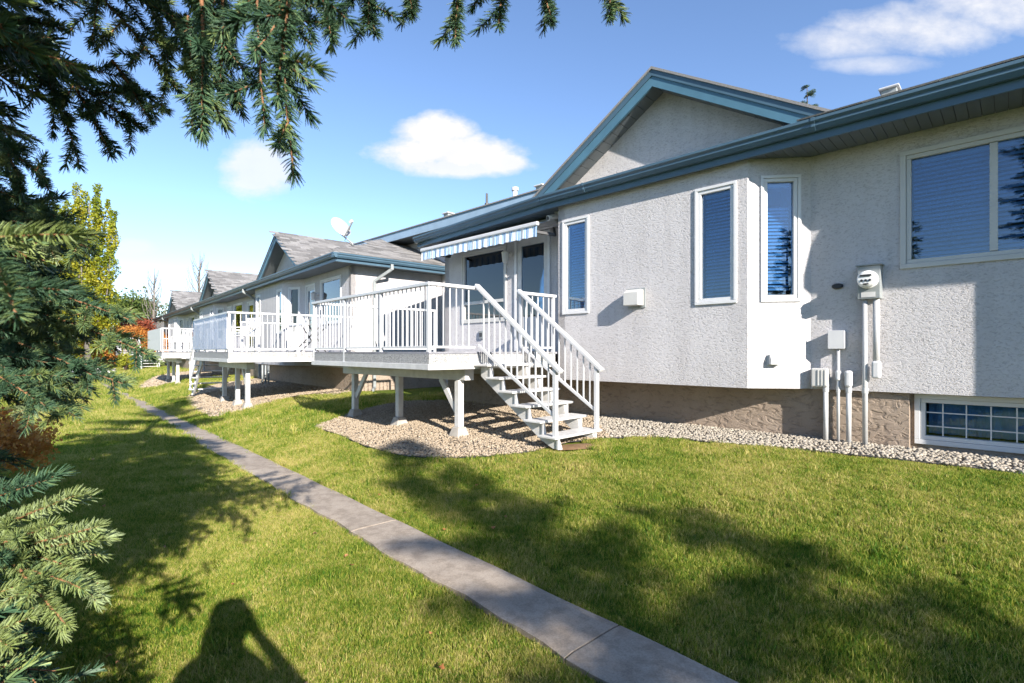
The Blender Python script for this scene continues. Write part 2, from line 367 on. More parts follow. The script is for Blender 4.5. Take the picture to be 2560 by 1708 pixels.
# ------------------------------------------------------------------ ground, path, gravel
RP = [-50, -2, 1.9, 2.0, 2.45, 4.4, 6.6, 60]; ZP = [.3, .1, .02, 0, 0, .36, .55, .6]
def gz(x, y): return np.interp(.736 * np.asarray(x, float) + .677 * np.asarray(y, float), RP, ZP)
def g1(x, y): return float(gz(x, y))
BED1 = [(-3.66, 9.38), (-2.83, 8.43), (-2.2, 7.6), (-1.67, 7.03), (-1.35, 6.75), (-1.0, 6.56), (-.66, 6.42), (-.34, 6.34), (-.02, 6.28), (.27, 6.3), (.42, 6.42), (.75, 6.66), (1.15, 6.74), (1.67, 6.69), (2.12, 6.45),
        (2.49, 6.12), (2.85, 5.87), (3.3, 5.54), (3.74, 5.16), (4.19, 4.75), (4.6, 4.33), (5.6, 3.3), (6.2, 3.6), (-1.4, 11.1), (-2.4, 11.4), (-2.95, 10.8), (-3.3, 9.9)]
BED2 = [(-9.56, 15.1), (-8.4, 13.5), (-7.38, 12.3), (-6.95, 11.85), (-6.63, 11.7), (-6.38, 11.95), (-6.1, 12.4), (-5.72, 13.03), (-5.34, 13.6), (-4.6, 13.3), (-4.2, 13.7), (-9.9, 20.6), (-10.9, 19.4), (-10.74, 17.63), (-10.3, 16.2)]
BED3 = [(-15.87, 21.72), (-15.0, 20.6), (-14.33, 20.16), (-13.85, 20.14), (-13.7, 21.0), (-13.76, 21.75), (-11.9, 22.3), (-17.0, 29.3), (-18.6, 28), (-17.99, 25.58), (-16.8, 23.2)]
def inpoly(px, py, poly):
    px = np.asarray(px); py = np.asarray(py); c = np.zeros(px.shape, bool); n = len(poly)
    for i in range(n):
        x0, y0 = poly[i]; x1, y1 = poly[(i + 1) % n]
        t = ((y0 > py) != (y1 > py)) & (px < (x1 - x0) * (py - y0) / (y1 - y0 + 1e-12) + x0); c ^= t
    return c
def ground():
    xs = np.concatenate([np.linspace(-900, -60, 8), np.linspace(-55, -16, 40), np.arange(-15.5, 10, .25), np.linspace(10.5, 60, 30), np.linspace(80, 900, 8)])
    ys = np.concatenate([np.linspace(-300, -30, 5), np.linspace(-28, -4, 20), np.arange(-3.75, 22, .25), np.linspace(22.5, 70, 50), np.linspace(80, 1500, 10)])
    X, Y = np.meshgrid(xs, ys); Z = gz(X, Y) - .015
    rr = .736 * X + .677 * Y
    Z += .012 * np.sin(X * 2.1 + 1.3 * np.sin(Y * 1.1)) * np.cos(Y * 1.7) * (np.abs(rr - 2.2) > .35)
    n, m = len(xs), len(ys); V = np.stack([X.ravel(), Y.ravel(), Z.ravel()], 1)
    i = np.arange(m - 1)[:, None] * n + np.arange(n - 1)[None]; i = i.ravel()
    F = np.stack([i, i + 1, i + n + 1, i + n], 1)
    o = link('ground', fast_mesh('ground', V, F, 'lawn_soil')); o.data.shade_smooth(); tag(o, 'mown lawn sloping up from the narrow path to the houses', 'lawn', kind='structure')
ground()
ES = Vector((-.677, .736, 0)); ER = Vector((.736, .677, 0))
def path():
    root = thing('path', 'narrow grey concrete path of long slabs crossing the lawn', 'path', W, 0, 0, 0, kind='structure')
    s = -5.75; k = 0
    while s < 46:
        Ls = 2.5
        s0, s1 = s + .006, s + Ls - .006; nseg = 14; sh = M(); top = []
        for i in range(nseg + 1):
            t = s0 + (s1 - s0) * i / nseg; j = .018 * math.sin(t * 3.1) + .012 * math.sin(t * 9.7 + 1)
            row = []
            for (r, z) in ((2.0 + j, -.06), (2.0 + j, .028), (2.06 + j, .040), (2.39, .040), (2.445 + .006 * math.sin(t * 5), .030), (2.445 + .006 * math.sin(t * 5), -.06)):
                p = ES * t + ER * r; row.append((p.x, p.y, z - .012 * math.sin(math.pi * max(0, min(1, (r - 2.0) / .45)))))
            top.append(row)
        vs = [p for row in top for p in row]; fs = []
        for i in range(nseg):
            for q in range(5): fs.append((i * 6 + q, i * 6 + q + 1, (i + 1) * 6 + q + 1, (i + 1) * 6 + q))
        fs += [tuple(range(6)), tuple(range(nseg * 6 + 5, nseg * 6 - 1, -1))]
        sh.add(vs, fs).build('slab', 'path_concrete', root, bev=.002)
        jf = M(); p0 = ES * (s + Ls) + ER * 2.0; p1 = ES * (s + Ls) + ER * 2.44; jf.bar((p0.x, p0.y, -.007), (p1.x, p1.y, -.007), .0125, .06); jf.build('joint_dark_strip', 'dark_rubber', root)  # dark strip added to cover sunlit slab ends, so the gap reads as shaded
        s += Ls; k += 1
path()
from mathutils.geometry import tessellate_polygon
def bed(name, poly, label):
    xs = [p[0] for p in poly]; ys = [p[1] for p in poly]; st = .22
    bm = bmesh.new(); vs = [bm.verts.new((x, y, 0)) for x, y in poly]; bm.faces.new(vs)
    for ax, lo, hi in ((0, min(xs), max(xs)), (1, min(ys), max(ys))):
        t = lo + st
        while t < hi:
            co = (t, 0, 0) if ax == 0 else (0, t, 0); no = (1, 0, 0) if ax == 0 else (0, 1, 0)
            bmesh.ops.bisect_plane(bm, geom=bm.verts[:] + bm.edges[:] + bm.faces[:], plane_co=co, plane_no=no); t += st
    for v in bm.verts: v.co.z = g1(v.co.x, v.co.y) + .012
    me = bpy.data.meshes.new(name); bm.to_mesh(me); bm.free(); me.materials.append(MATS['gravel_base'])
    o = link(name, me); tag(o, label, 'gravel bed', kind='structure')
    return o
bed('gravel_bed', BED1, 'tan gravel bed under the white deck and along the foundation')
bed('gravel_bed', BED2, 'gravel bed under the deck with the tinted panel')
bed('gravel_bed', BED3, 'rounded gravel bed under the deck with the white privacy board')
def edging(poly, i0, i1, label):
    pts = poly[i0:i1]; d = []
    for i in range(len(pts) - 1):
        for k in range(4):
            t = k / 4; d.append((pts[i][0] * (1 - t) + pts[i + 1][0] * t, pts[i][1] * (1 - t) + pts[i + 1][1] * t))
    d.append(pts[-1]); sh = M()
    sh.tube([(x, y, g1(x, y) + .012) for x, y in d], .007, 6)
    o = sh.build('lawn_edging', 'edging', smooth=True); tag(o, label, 'edging')
edging(BED1, 0, 10, 'black plastic edging curving round the gravel under the white deck')
edging(BED1, 11, 22, 'black plastic edging between the lawn and the foundation gravel')
edging(BED2, 0, 10, 'black edging round the gravel under the tinted-panel deck')
edging(BED3, 0, 6, 'black edging round the far rounded gravel bed')

def scatter(name, temps, P, rot, scl, pick, mats, label, cat, tilt=None, parent=None):
    """temps: list of (V, F, tint); one object that instances its own templates on its own points"""
    Vs, Fs, tid, tint = [], [], [], []; n = 0
    for i, (V, F, tn) in enumerate(temps):
        Vs.append(V); Fs.append(np.asarray(F) + n); n += len(V); tid += [i] * len(V); tint += list(tn)
    P = np.asarray(P, np.float32); k = len(P)
    V = np.concatenate(Vs + [P]); F = np.concatenate(Fs)
    me = fast_mesh(name, V, F, mats, tint=np.concatenate([np.asarray(tint), np.zeros(k)]))
    z = np.zeros(n)
    for an, ty, val in (('tid', 'INT', np.concatenate([tid, np.full(k, -1)])), ('pick', 'INT', np.concatenate([z, pick])), ('scl', 'FLOAT', np.concatenate([z, scl])),
                        ('rz', 'FLOAT', np.concatenate([z, rot])), ('rx', 'FLOAT', np.concatenate([z, tilt if tilt is not None else np.zeros(k)]))):
        at = me.attributes.new(an, ty, 'POINT'); at.data.foreach_set('value', val.astype(np.int32 if ty == 'INT' else np.float32))
    o = link(name, me, parent)
    ng = bpy.data.node_groups.new(name, 'GeometryNodeTree'); ng.interface.new_socket('Geometry', in_out='INPUT', socket_type='NodeSocketGeometry'); ng.interface.new_socket('Geometry', in_out='OUTPUT', socket_type='NodeSocketGeometry')
    nd = ng.nodes; L = ng.links; gi = nd.new('NodeGroupInput'); go = nd.new('NodeGroupOutput')
    def attr(an, dt):
        a = nd.new('GeometryNodeInputNamedAttribute'); a.data_type = dt; a.inputs[0].default_value = an; return a.outputs[0]
    def sel(i):
        c = nd.new('FunctionNodeCompare'); c.data_type = 'INT'; c.operation = 'EQUAL'
        si = [x for x in c.inputs if x.type == 'INT']; L.new(attr('tid', 'INT'), si[0]); si[1].default_value = i
        s = nd.new('GeometryNodeSeparateGeometry'); s.domain = 'POINT'; L.new(gi.outputs[0], s.inputs[0]); L.new(c.outputs[0], s.inputs[1]); return s.outputs[0]
    g2i = nd.new('GeometryNodeGeometryToInstance')
    for i in reversed(range(len(temps))): L.new(sel(i), g2i.inputs[0])
    iop = nd.new('GeometryNodeInstanceOnPoints'); L.new(sel(-1), iop.inputs['Points']); L.new(g2i.outputs[0], iop.inputs['Instance'])
    iop.inputs['Pick Instance'].default_value = True; L.new(attr('pick', 'INT'), iop.inputs['Instance Index'])
    cx = nd.new('ShaderNodeCombineXYZ'); L.new(attr('rx', 'FLOAT'), cx.inputs[0]); L.new(attr('rz', 'FLOAT'), cx.inputs[2]); L.new(cx.outputs[0], iop.inputs['Rotation'])
    L.new(attr('scl', 'FLOAT'), iop.inputs['Scale']); L.new(iop.outputs[0], go.inputs[0])
    md = o.modifiers.new('scatter', 'NODES'); md.node_group = ng
    tag(o, label, cat, kind='stuff'); return o

def grass_template(seed, n=85, rad=.085):
    r = np.random.default_rng(seed); V = []; F = []; T = []
    for i in range(n):
        a = r.uniform(0, 6.283); d = rad * math.sqrt(r.uniform()); bx, by = d * math.cos(a), d * math.sin(a)
        h = r.uniform(.022, .055); w = r.uniform(.0016, .0032); th = r.uniform(0, 6.283); ln = r.uniform(.15, .9) * h; la = r.uniform(0, 6.283)
        if r.uniform() < .05: ln = h * 1.6; h *= .55
        dx, dy = w * math.cos(th), w * math.sin(th); lx, ly = ln * math.cos(la), ln * math.sin(la); k = len(V)
        V += [(bx - dx, by - dy, -.004), (bx + dx, by + dy, -.004), (bx + dx * .8 + lx * .35, by + dy * .8 + ly * .35, h * .6), (bx - dx * .8 + lx * .35, by - dy * .8 + ly * .35, h * .6), (bx + lx, by + ly, h), (bx + lx + dx * .1, by + ly + dy * .1, h)]
        F += [(k, k + 1, k + 2, k + 3), (k + 3, k + 2, k + 5, k + 4)]; T += [r.uniform()] * 6
    return np.array(V), np.array(F), T
def lawn_points():
    P = []; S = []
    def zone(d0, d1, dens, sc):
        A = 2.3 * (d1 - d0) * d1 + 4 * (d1 - d0); n = int(A * dens * 1.0)
        y = rng.uniform(d0, d1, n * 2); x = rng.uniform(-1, 1, n * 2) * (1.15 * d1 + 2.0)
        k = np.abs(x) < 1.12 * y + 2.0; x, y = x[k], y[k]
        r = .736 * x + .677 * y; ok = ~((r > 1.985) & (r < 2.455)) & (r < 11.5)
        for b in (BED1, BED2, BED3): ok &= ~inpoly(x, y, b)
        s = -.677 * x + .736 * y
        ok &= ~((r > 6.25) & (s > 10.3)); ok &= ~((r > 6.5) & (s < 5.2)) & ~((r > 6.3) & (s > 3) & (s < 7.9)); ok &= ~((r < -4) & (y < 6))
        ok &= np.hypot(x - .72, y - 6.45) > .30
        x, y = x[ok], y[ok]
        if len(x) > n * 1.0: x, y = x[:int(n * 1.0)], y[:int(n * 1.0)]
        P.append(np.stack([x, y, gz(x, y) - .012], 1)); S.append(np.full(len(x), sc) * rng.uniform(.65, 1.3, len(x)) * np.where(rng.uniform(0, 1, len(x)) < .035, 1.5, 1.0))
    zone(1.2, 3.2, 560, .56); zone(3.2, 5.5, 440, .62); zone(5.5, 9, 230, .85); zone(9, 15, 70, 1.5); zone(15, 26, 26, 2.2); zone(26, 45, 8, 3.4)
    x = rng.uniform(-4, 5, 5200); y = rng.uniform(-1.8, 1.3, 5200); k = .736 * x + .677 * y < 1.985; x, y = x[k], y[k]
    P.append(np.stack([x, y, gz(x, y) - .012], 1)); S.append(rng.uniform(.7, 1.1, len(x)))
    return np.concatenate(P), np.concatenate(S)
P, S = lawn_points(); n = len(P)
scatter('grass', [grass_template(i) for i in range(5)], P, rng.uniform(0, 6.283, n), S, rng.integers(0, 5, n), 'grass_blade', 'short green and straw coloured lawn grass', 'grass')
def stone_template(seed):
    r = np.random.default_rng(seed); bm = bmesh.new(); bmesh.ops.create_icosphere(bm, subdivisions=1, radius=1)
    sx, sy, sz = r.uniform(.8, 1.25), r.uniform(.65, 1), r.uniform(.5, .75); f = r.normal(0, .14, 42)
    V = np.array([[v.co.x * sx, v.co.y * sy, v.co.z * sz] for v in bm.verts]) * (1 + f[:len(bm.verts), None])
    F = np.array([[v.index for v in fc.verts] for fc in bm.faces]); bm.free(); return V, F, [r.uniform()] * len(V)
def bed_points(poly, dens, size, extra=None):
    xs = [p[0] for p in poly]; ys = [p[1] for p in poly]; A = (max(xs) - min(xs)) * (max(ys) - min(ys)); n = int(A * dens)
    x = rng.uniform(min(xs), max(xs), n); y = rng.uniform(min(ys), max(ys), n); k = inpoly(x, y, poly)
    if extra is not None: k &= extra(x, y)
    x, y = x[k], y[k]; n = len(x); return np.stack([x, y, gz(x, y) + .02 + rng.uniform(0, .008, n)], 1), rng.uniform(.6, 1.25, n) * size
STT = [stone_template(100 + i) for i in range(14)]
def stones(poly, dens, size, label, mt='stone', extra=None):
    P, S = bed_points(poly, dens, size, extra); n = len(P)
    scatter('gravel', STT, P, rng.uniform(0, 6.283, n), S, rng.integers(0, len(STT), n), mt, label, 'gravel', tilt=rng.uniform(-.5, .5, n))
stones(BED1, 1600, .0165, 'tan and cream pebbles under the white deck', 'stone', lambda x, y: (.698 * x + .716 * y < 7.0) & (x < 1.3))
stones(BED1, 1200, .019, 'pale grey pebbles along the foundation wall', 'stone_grey', lambda x, y: (.698 * x + .716 * y < 7.0) & (x >= 1.3))
stones(BED2, 420, .026, 'pebbles under the deck with the tinted panel', 'stone', lambda x, y: (.752 * x + .659 * y < 6.0))
stones(BED3, 160, .036, 'pebbles of the far rounded gravel bed', 'stone', lambda x, y: (.752 * x + .659 * y < 6.0))
# bare soil worn at the foot of the stairs
me = M(); cx, cy = .78, 6.43
ring = [(cx + .36 * math.cos(t) * (1 + .12 * math.sin(3 * t)), cy + .17 * math.sin(t) * (1 + .15 * math.cos(2 * t))) for t in np.linspace(0, 6.283, 26)[:-1]]
me.add([(x, y, g1(x, y) + .004) for x, y in ring] + [(cx, cy, g1(cx, cy) + .03)], [(i, (i + 1) % 25, 25) for i in range(25)])
tag(me.build('soil_patch', 'soil', smooth=True), 'worn patch of bare orange soil below the lowest step', 'soil', kind='structure')

# ------------------------------------------------------------------ building helpers
def wall(parent, a, b, rot, L, z0, z1, holes=(), mat='stucco', name='stucco_wall', thick=.14):
    hs = [(x0, x1, y0 - z0, y1 - z0) for x0, x1, y0, y1 in holes]; h = z1 - z0
    xs = sorted({0, L, *[v for q in hs for v in q[:2]]}); zs = sorted({0, h, *[v for q in hs for v in q[2:]]}); m = M()
    def inside(x, z): return any(q[0] < x < q[1] and q[2] < z < q[3] for q in hs)
    for i in range(len(xs) - 1):
        for j in range(len(zs) - 1):
            if not inside((xs[i] + xs[i + 1]) / 2, (zs[j] + zs[j + 1]) / 2):
                m.add([(xs[i], 0, zs[j]), (xs[i + 1], 0, zs[j]), (xs[i + 1], 0, zs[j + 1]), (xs[i], 0, zs[j + 1])], [(0, 1, 2, 3)])
    t = thick
    for (x0, x1, y0, y1) in hs:
        m.add([(x0, 0, y0), (x1, 0, y0), (x1, 0, y1), (x0, 0, y1), (x0, t, y0), (x1, t, y0), (x1, t, y1), (x0, t, y1)], [(0, 4, 5, 1), (1, 5, 6, 2), (2, 6, 7, 3), (3, 7, 4, 0)])
    m.add([(0, 0, 0), (L, 0, 0), (L, t, 0), (0, t, 0), (0, 0, h), (L, 0, h), (L, t, h), (0, t, h)], [(0, 3, 2, 1), (4, 5, 6, 7), (0, 4, 7, 3), (1, 2, 6, 5)])
    me = bpy.data.meshes.new(name); me.from_pydata(m.v, [], m.f); me.materials.append(MATS[mat])
    bm = bmesh.new(); bm.from_mesh(me); bmesh.ops.remove_doubles(bm, verts=bm.verts, dist=1e-5); bmesh.ops.recalc_face_normals(bm, faces=bm.faces); bm.to_mesh(me); bm.free()
    return piece(name, me, parent, (a, b, z0), (0, 0, R(rot)))
def ring(m, x0, x1, z0, z1, w, y0, y1):
    m.box(x0, x1, y0, y1, z0, z0 + w); m.box(x0, x1, y0, y1, z1 - w, z1); m.box(x0, x0 + w, y0, y1, z0 + w, z1 - w); m.box(x1 - w, x1, y0, y1, z0 + w, z1 - w)
def window(parent, a, b, z, rot, w, h, splits=(), hsplit=None, slat='slat_white', trim=.036, fmat='white_vinyl', blind=(0, 1), grille=None, gap=.043, curtain=False):
    m = M(); ring(m, -trim, w + trim, -trim, h + trim, trim, -.022, .02); ring(m, .002, w - .002, .002, h - .002, .042, -.008, .08)
    for s in splits: m.box(s - .03, s + .03, -.006, .078, .05, h - .05)
    if hsplit: m.box(.05, w - .05, -.005, .077, hsplit - .03, hsplit + .03)
    win = piece('window', m.mesh('window', fmat), parent, (a, b, z), (0, 0, R(rot)))
    md = win.modifiers.new('bevel', 'BEVEL'); md.width = .004; md.segments = 2
    xs = [.042] + [v for s in splits for v in (s - .03, s + .03)] + [w - .042]; zs = [.042] + ([hsplit - .03, hsplit + .03] if hsplit else []) + [h - .042]
    for i in range(0, len(xs), 2):
        for j in range(0, len(zs), 2):
            g = M(); g.box(xs[i] - .004, xs[i + 1] + .004, .028, .034, zs[j] - .004, zs[j + 1] + .004); g.build('pane', 'glass', win)
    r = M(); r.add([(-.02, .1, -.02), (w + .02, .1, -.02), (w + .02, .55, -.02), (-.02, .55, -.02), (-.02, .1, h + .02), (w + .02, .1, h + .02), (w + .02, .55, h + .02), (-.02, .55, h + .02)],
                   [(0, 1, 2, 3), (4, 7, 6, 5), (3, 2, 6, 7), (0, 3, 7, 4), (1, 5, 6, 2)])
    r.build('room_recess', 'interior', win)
    if slat:
        c, s_ = math.cos(R(46)), math.sin(R(46)); sl = M()
        x0, x1 = .055, w - .055
        for (p, q) in ((-1, 1),):
            hw = .0235
            sl.add([(x0, -hw * c, -hw * s_), (x1, -hw * c, -hw * s_), (x1, 0, .003), (x0, 0, .003), (x1, hw * c, hw * s_), (x0, hw * c, hw * s_)], [(0, 1, 2, 3), (3, 2, 4, 5)])
        me = sl.mesh('slat', slat); zz = .06 + (h - .12) * blind[0]; k = 0
        while zz < .06 + (h - .12) * blind[1]:
            o = bpy.data.objects.new('slat', me); COL.objects.link(o); o.parent = win; o.location = (0, .125, zz + random.uniform(-.003, .003)); o.rotation_euler = (random.uniform(-.10, .10), random.uniform(-.004, .004), 0)
            zz += gap; k += 1
        M().box(x0, x1, .10, .15, h - .075, h - .045).build('headrail', slat, win)
    if curtain:
        cu = M(); n = 40; pts = [(.06 + (w - .12) * i / n, .14 + .02 * math.sin(i * 1.7)) for i in range(n + 1)]
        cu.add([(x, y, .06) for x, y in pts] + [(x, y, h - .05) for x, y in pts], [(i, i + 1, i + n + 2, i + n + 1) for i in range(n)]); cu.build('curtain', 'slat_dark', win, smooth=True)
    if grille:
        g = M(); nx, nz = grille
        for i in range(1, nx): g.box(w * i / nx - .0055, w * i / nx + .0055, .012, .0195, .05, h - .05)
        for j in range(1, nz): g.box(.05, w - .05, .020, .0275, h * j / nz - .0055, h * j / nz + .0055)
        g.build('grille', 'white_vinyl', win)
    return win
def door(parent, a, b, z, rot, w, h, lite=(.14, .86, .30, .93)):
    m = M(); ring(m, -.05, w + .05, 0, h + .05, .05, -.03, .02); d = piece('door', m.mesh('door', 'white_vinyl'), parent, (a, b, z), (0, 0, R(rot)))
    lf = M(); x0, x1, z0, z1 = lite[0] * w, lite[1] * w, lite[2] * h, lite[3] * h
    for q in ((0.002, x0, 0.03, h - .002), (x1, w - .002, 0.03, h - .002), (x0, x1, 0.03, z0), (x0, x1, z1, h - .002)): lf.box(q[0], q[1], .0, .045, q[2], q[3])
    lf.build('door_leaf', 'white_paint', d); M().box(x0 - .002, x1 + .002, .018, .026, z0 - .002, z1 + .002).build('pane', 'glass', d)
    cu = M(); n = 24; pts = [(x0 + (x1 - x0) * i / n, .08 + .018 * math.sin(i * 1.9)) for i in range(n + 1)]
    cu.add([(x, y, z0) for x, y in pts] + [(x, y, z1) for x, y in pts], [(i, i + 1, i + n + 2, i + n + 1) for i in range(n)]); cu.build('curtain', 'slat_dark', d, smooth=True)
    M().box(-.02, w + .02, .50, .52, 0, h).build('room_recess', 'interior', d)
    hd = M(); hd.box(.05, .09, -.012, 0, h * .45, h * .53); hd.tube([(.07, -.045, h * .48), (.07, -.045, h * .48), (.17, -.045, h * .48)], .01, 8); hd.tube([(.07, 0, h * .48), (.07, -.05, h * .48)], .012, 8)
    hd.build('handle', 'grey_metal', d, smooth=False); return d
TAB = None
def shingles(roof, O, ud, vd, U, V, clip, nobj, seed=1):
    """shingle tabs laid course by course on a plane (O + u*ud + v*vd); the first nobj in view are single parts"""
    global TAB
    rr = random.Random(seed); ud = Vector(ud).normalized(); vd = Vector(vd).normalized(); nn = ud.cross(vd).normalized()
    if nn.z < 0: nn = -nn
    if TAB is None:
        t = M(); t.add([(-.148, 0, 0), (.148, 0, 0), (.148, .19, -.004), (-.148, .19, -.004), (-.148, 0, .016), (.148, 0, .016), (.148, .19, .004), (-.148, .19, .004)],
                       [(0, 3, 2, 1), (4, 5, 6, 7), (0, 1, 5, 4), (1, 2, 6, 5), (2, 3, 7, 6), (3, 0, 4, 7)]); TAB = t.mesh('shingle', 'shingle')
    B = Matrix((ud, vd, ud.cross(vd))).transposed(); flip = ud.cross(vd).z < 0
    if flip: B = Matrix((-ud, vd, (-ud).cross(vd))).transposed()
    e = B.to_euler(); O = Vector(O); k = 0; rest = M(); bx = [tuple(v.co) for v in TAB.vertices]; bf = [tuple(p.vertices) for p in TAB.polygons]
    row = 0; v = 0.0
    while v < V:
        u = (.15 if row % 2 else 0) + rr.uniform(-.05, .05)
        while u < U:
            if clip(u, v):
                p = O + ud * u + vd * v + nn * (.004 + rr.uniform(0, .006))
                if k < nobj: piece('shingle', TAB, roof, p, e); k += 1
                else: rest.add([p + B @ Vector(q) for q in bx], bf)
            u += .30
        v += .14; row += 1
    if rest.v: o = rest.build('shingles', 'shingle', roof); o['kind'] = 'stuff'
def slab(m, pts, t=.03):
    """flat roof polygon given by its upper corners, thickened downwards"""
    n = len(pts); m.add(list(pts) + [(x, y, z - t) for x, y, z in pts], [tuple(range(n)), tuple(range(2 * n - 1, n - 1, -1))] + [(i, i + n, (i + 1) % n + n, (i + 1) % n) for i in range(n)])
def gutter_along(parent, a0, a1, b, z, axis='a', sgn=1):
    """K profile; front towards -b (axis a) or +a (axis b)"""
    prof = [(0, 0), (0, -.125), (-.055, -.125), (-.085, -.08), (-.085, -.055), (-.11, -.03), (-.11, 0), (-.1, .004), (-.098, -.012), (-.012, -.012), (-.01, .004)]
    m = M()
    if axis == 'a': m.prism(prof, lambda p: (a0, b + p[0], z + p[1]), lambda p: (a1, b + p[0], z + p[1]))
    else: m.prism(prof, lambda p: (b - p[0], a0, z + p[1]), lambda p: (b - p[0], a1, z + p[1]))
    return m.build('gutter', 'gutter_blue', parent)
def gable(house, ac, half, bf, bw, bback, z0=4.09, zp=5.40, panels=True, nshing=0):
    s = (zp - z0) / half; rf = M()
    for sg in (-1, 1):
        slab(rf, [(ac, bf - .03, zp + .045), (ac + sg * (half + .03), bf - .03, zp + .045 - s * (half + .03)), (ac + sg * (half + .03), bback, zp + .045 - s * (half + .03)), (ac, bback, zp + .045)], .035)
    roof = rf.build('gable_roof', 'shingle', house)
    for sg in (-1, 1):
        m = M(); hh = .215; zc = z0 - .09
        poly = [(ac + sg * half, z0), (ac, zp), (ac, zp - hh), (ac + sg * (half - (zc - (z0 - hh)) / s), zc), (ac + sg * half, zc)]
        m.prism(poly, lambda p: (p[0], bf, p[1]), lambda p: (p[0], bf + .035, p[1])); m.build('rake_board', 'trim_blue', house)
        m = M(); up = .075; poly = [(ac + sg * (half + .02), z0 + .012 - s * .02), (ac, zp + .012), (ac, zp - up), (ac + sg * (half + .02), z0 - up - s * .02)]
        m.prism(poly, lambda p: (p[0], bf - .014, p[1]), lambda p: (p[0], bf - .001, p[1])); m.build('drip_board', 'gutter_blue', house)
        n = int(half / .14) if panels else 0
        ln = math.hypot(1, s)
        for i in range(n):
            x = .07 + .14 * i; pm = M(); zt = zp - hh + .03 - s * x; q = .066
            pm.add([(ac + sg * (x - q), bf + .035, zt + s * q), (ac + sg * (x + q), bf + .035, zt - s * q), (ac + sg * (x + q), bw, zt - s * q), (ac + sg * (x - q), bw, zt + s * q),
                    (ac + sg * (x - q), bf + .035, zt + s * q + .012), (ac + sg * (x + q), bf + .035, zt - s * q + .012), (ac + sg * (x + q), bw, zt - s * q + .012), (ac + sg * (x - q), bw, zt + s * q + .012)],
                   [(0, 3, 2, 1), (4, 5, 6, 7), (0, 1, 5, 4), (1, 2, 6, 5), (2, 3, 7, 6), (3, 0, 4, 7)])
            pm.build('soffit_panel', 'soffit_grey', house)
        bk = M(); zt = zp - hh + .055
        slab(bk, [(ac, bf + .036, zt), (ac + sg * (half - .05), bf + .036, zt - s * (half - .05)), (ac + sg * (half - .05), bw + .02, zt - s * (half - .05)), (ac, bw + .02, zt)], .012); bk.build('rake_soffit', 'soffit_grey' if not panels else 'drip_edge', house)
    m = M(); m.prism([(ac - half + .1, z0 - .12), (ac + half - .1, z0 - .12), (ac + half - .1, z0 - .02), (ac, zp - .16), (ac - half + .1, z0 - .02)], lambda p: (p[0], bw, p[1]), lambda p: (p[0], bw + .1, p[1]))
    m.build('gable_wall', 'stucco', house)
    return roof, s

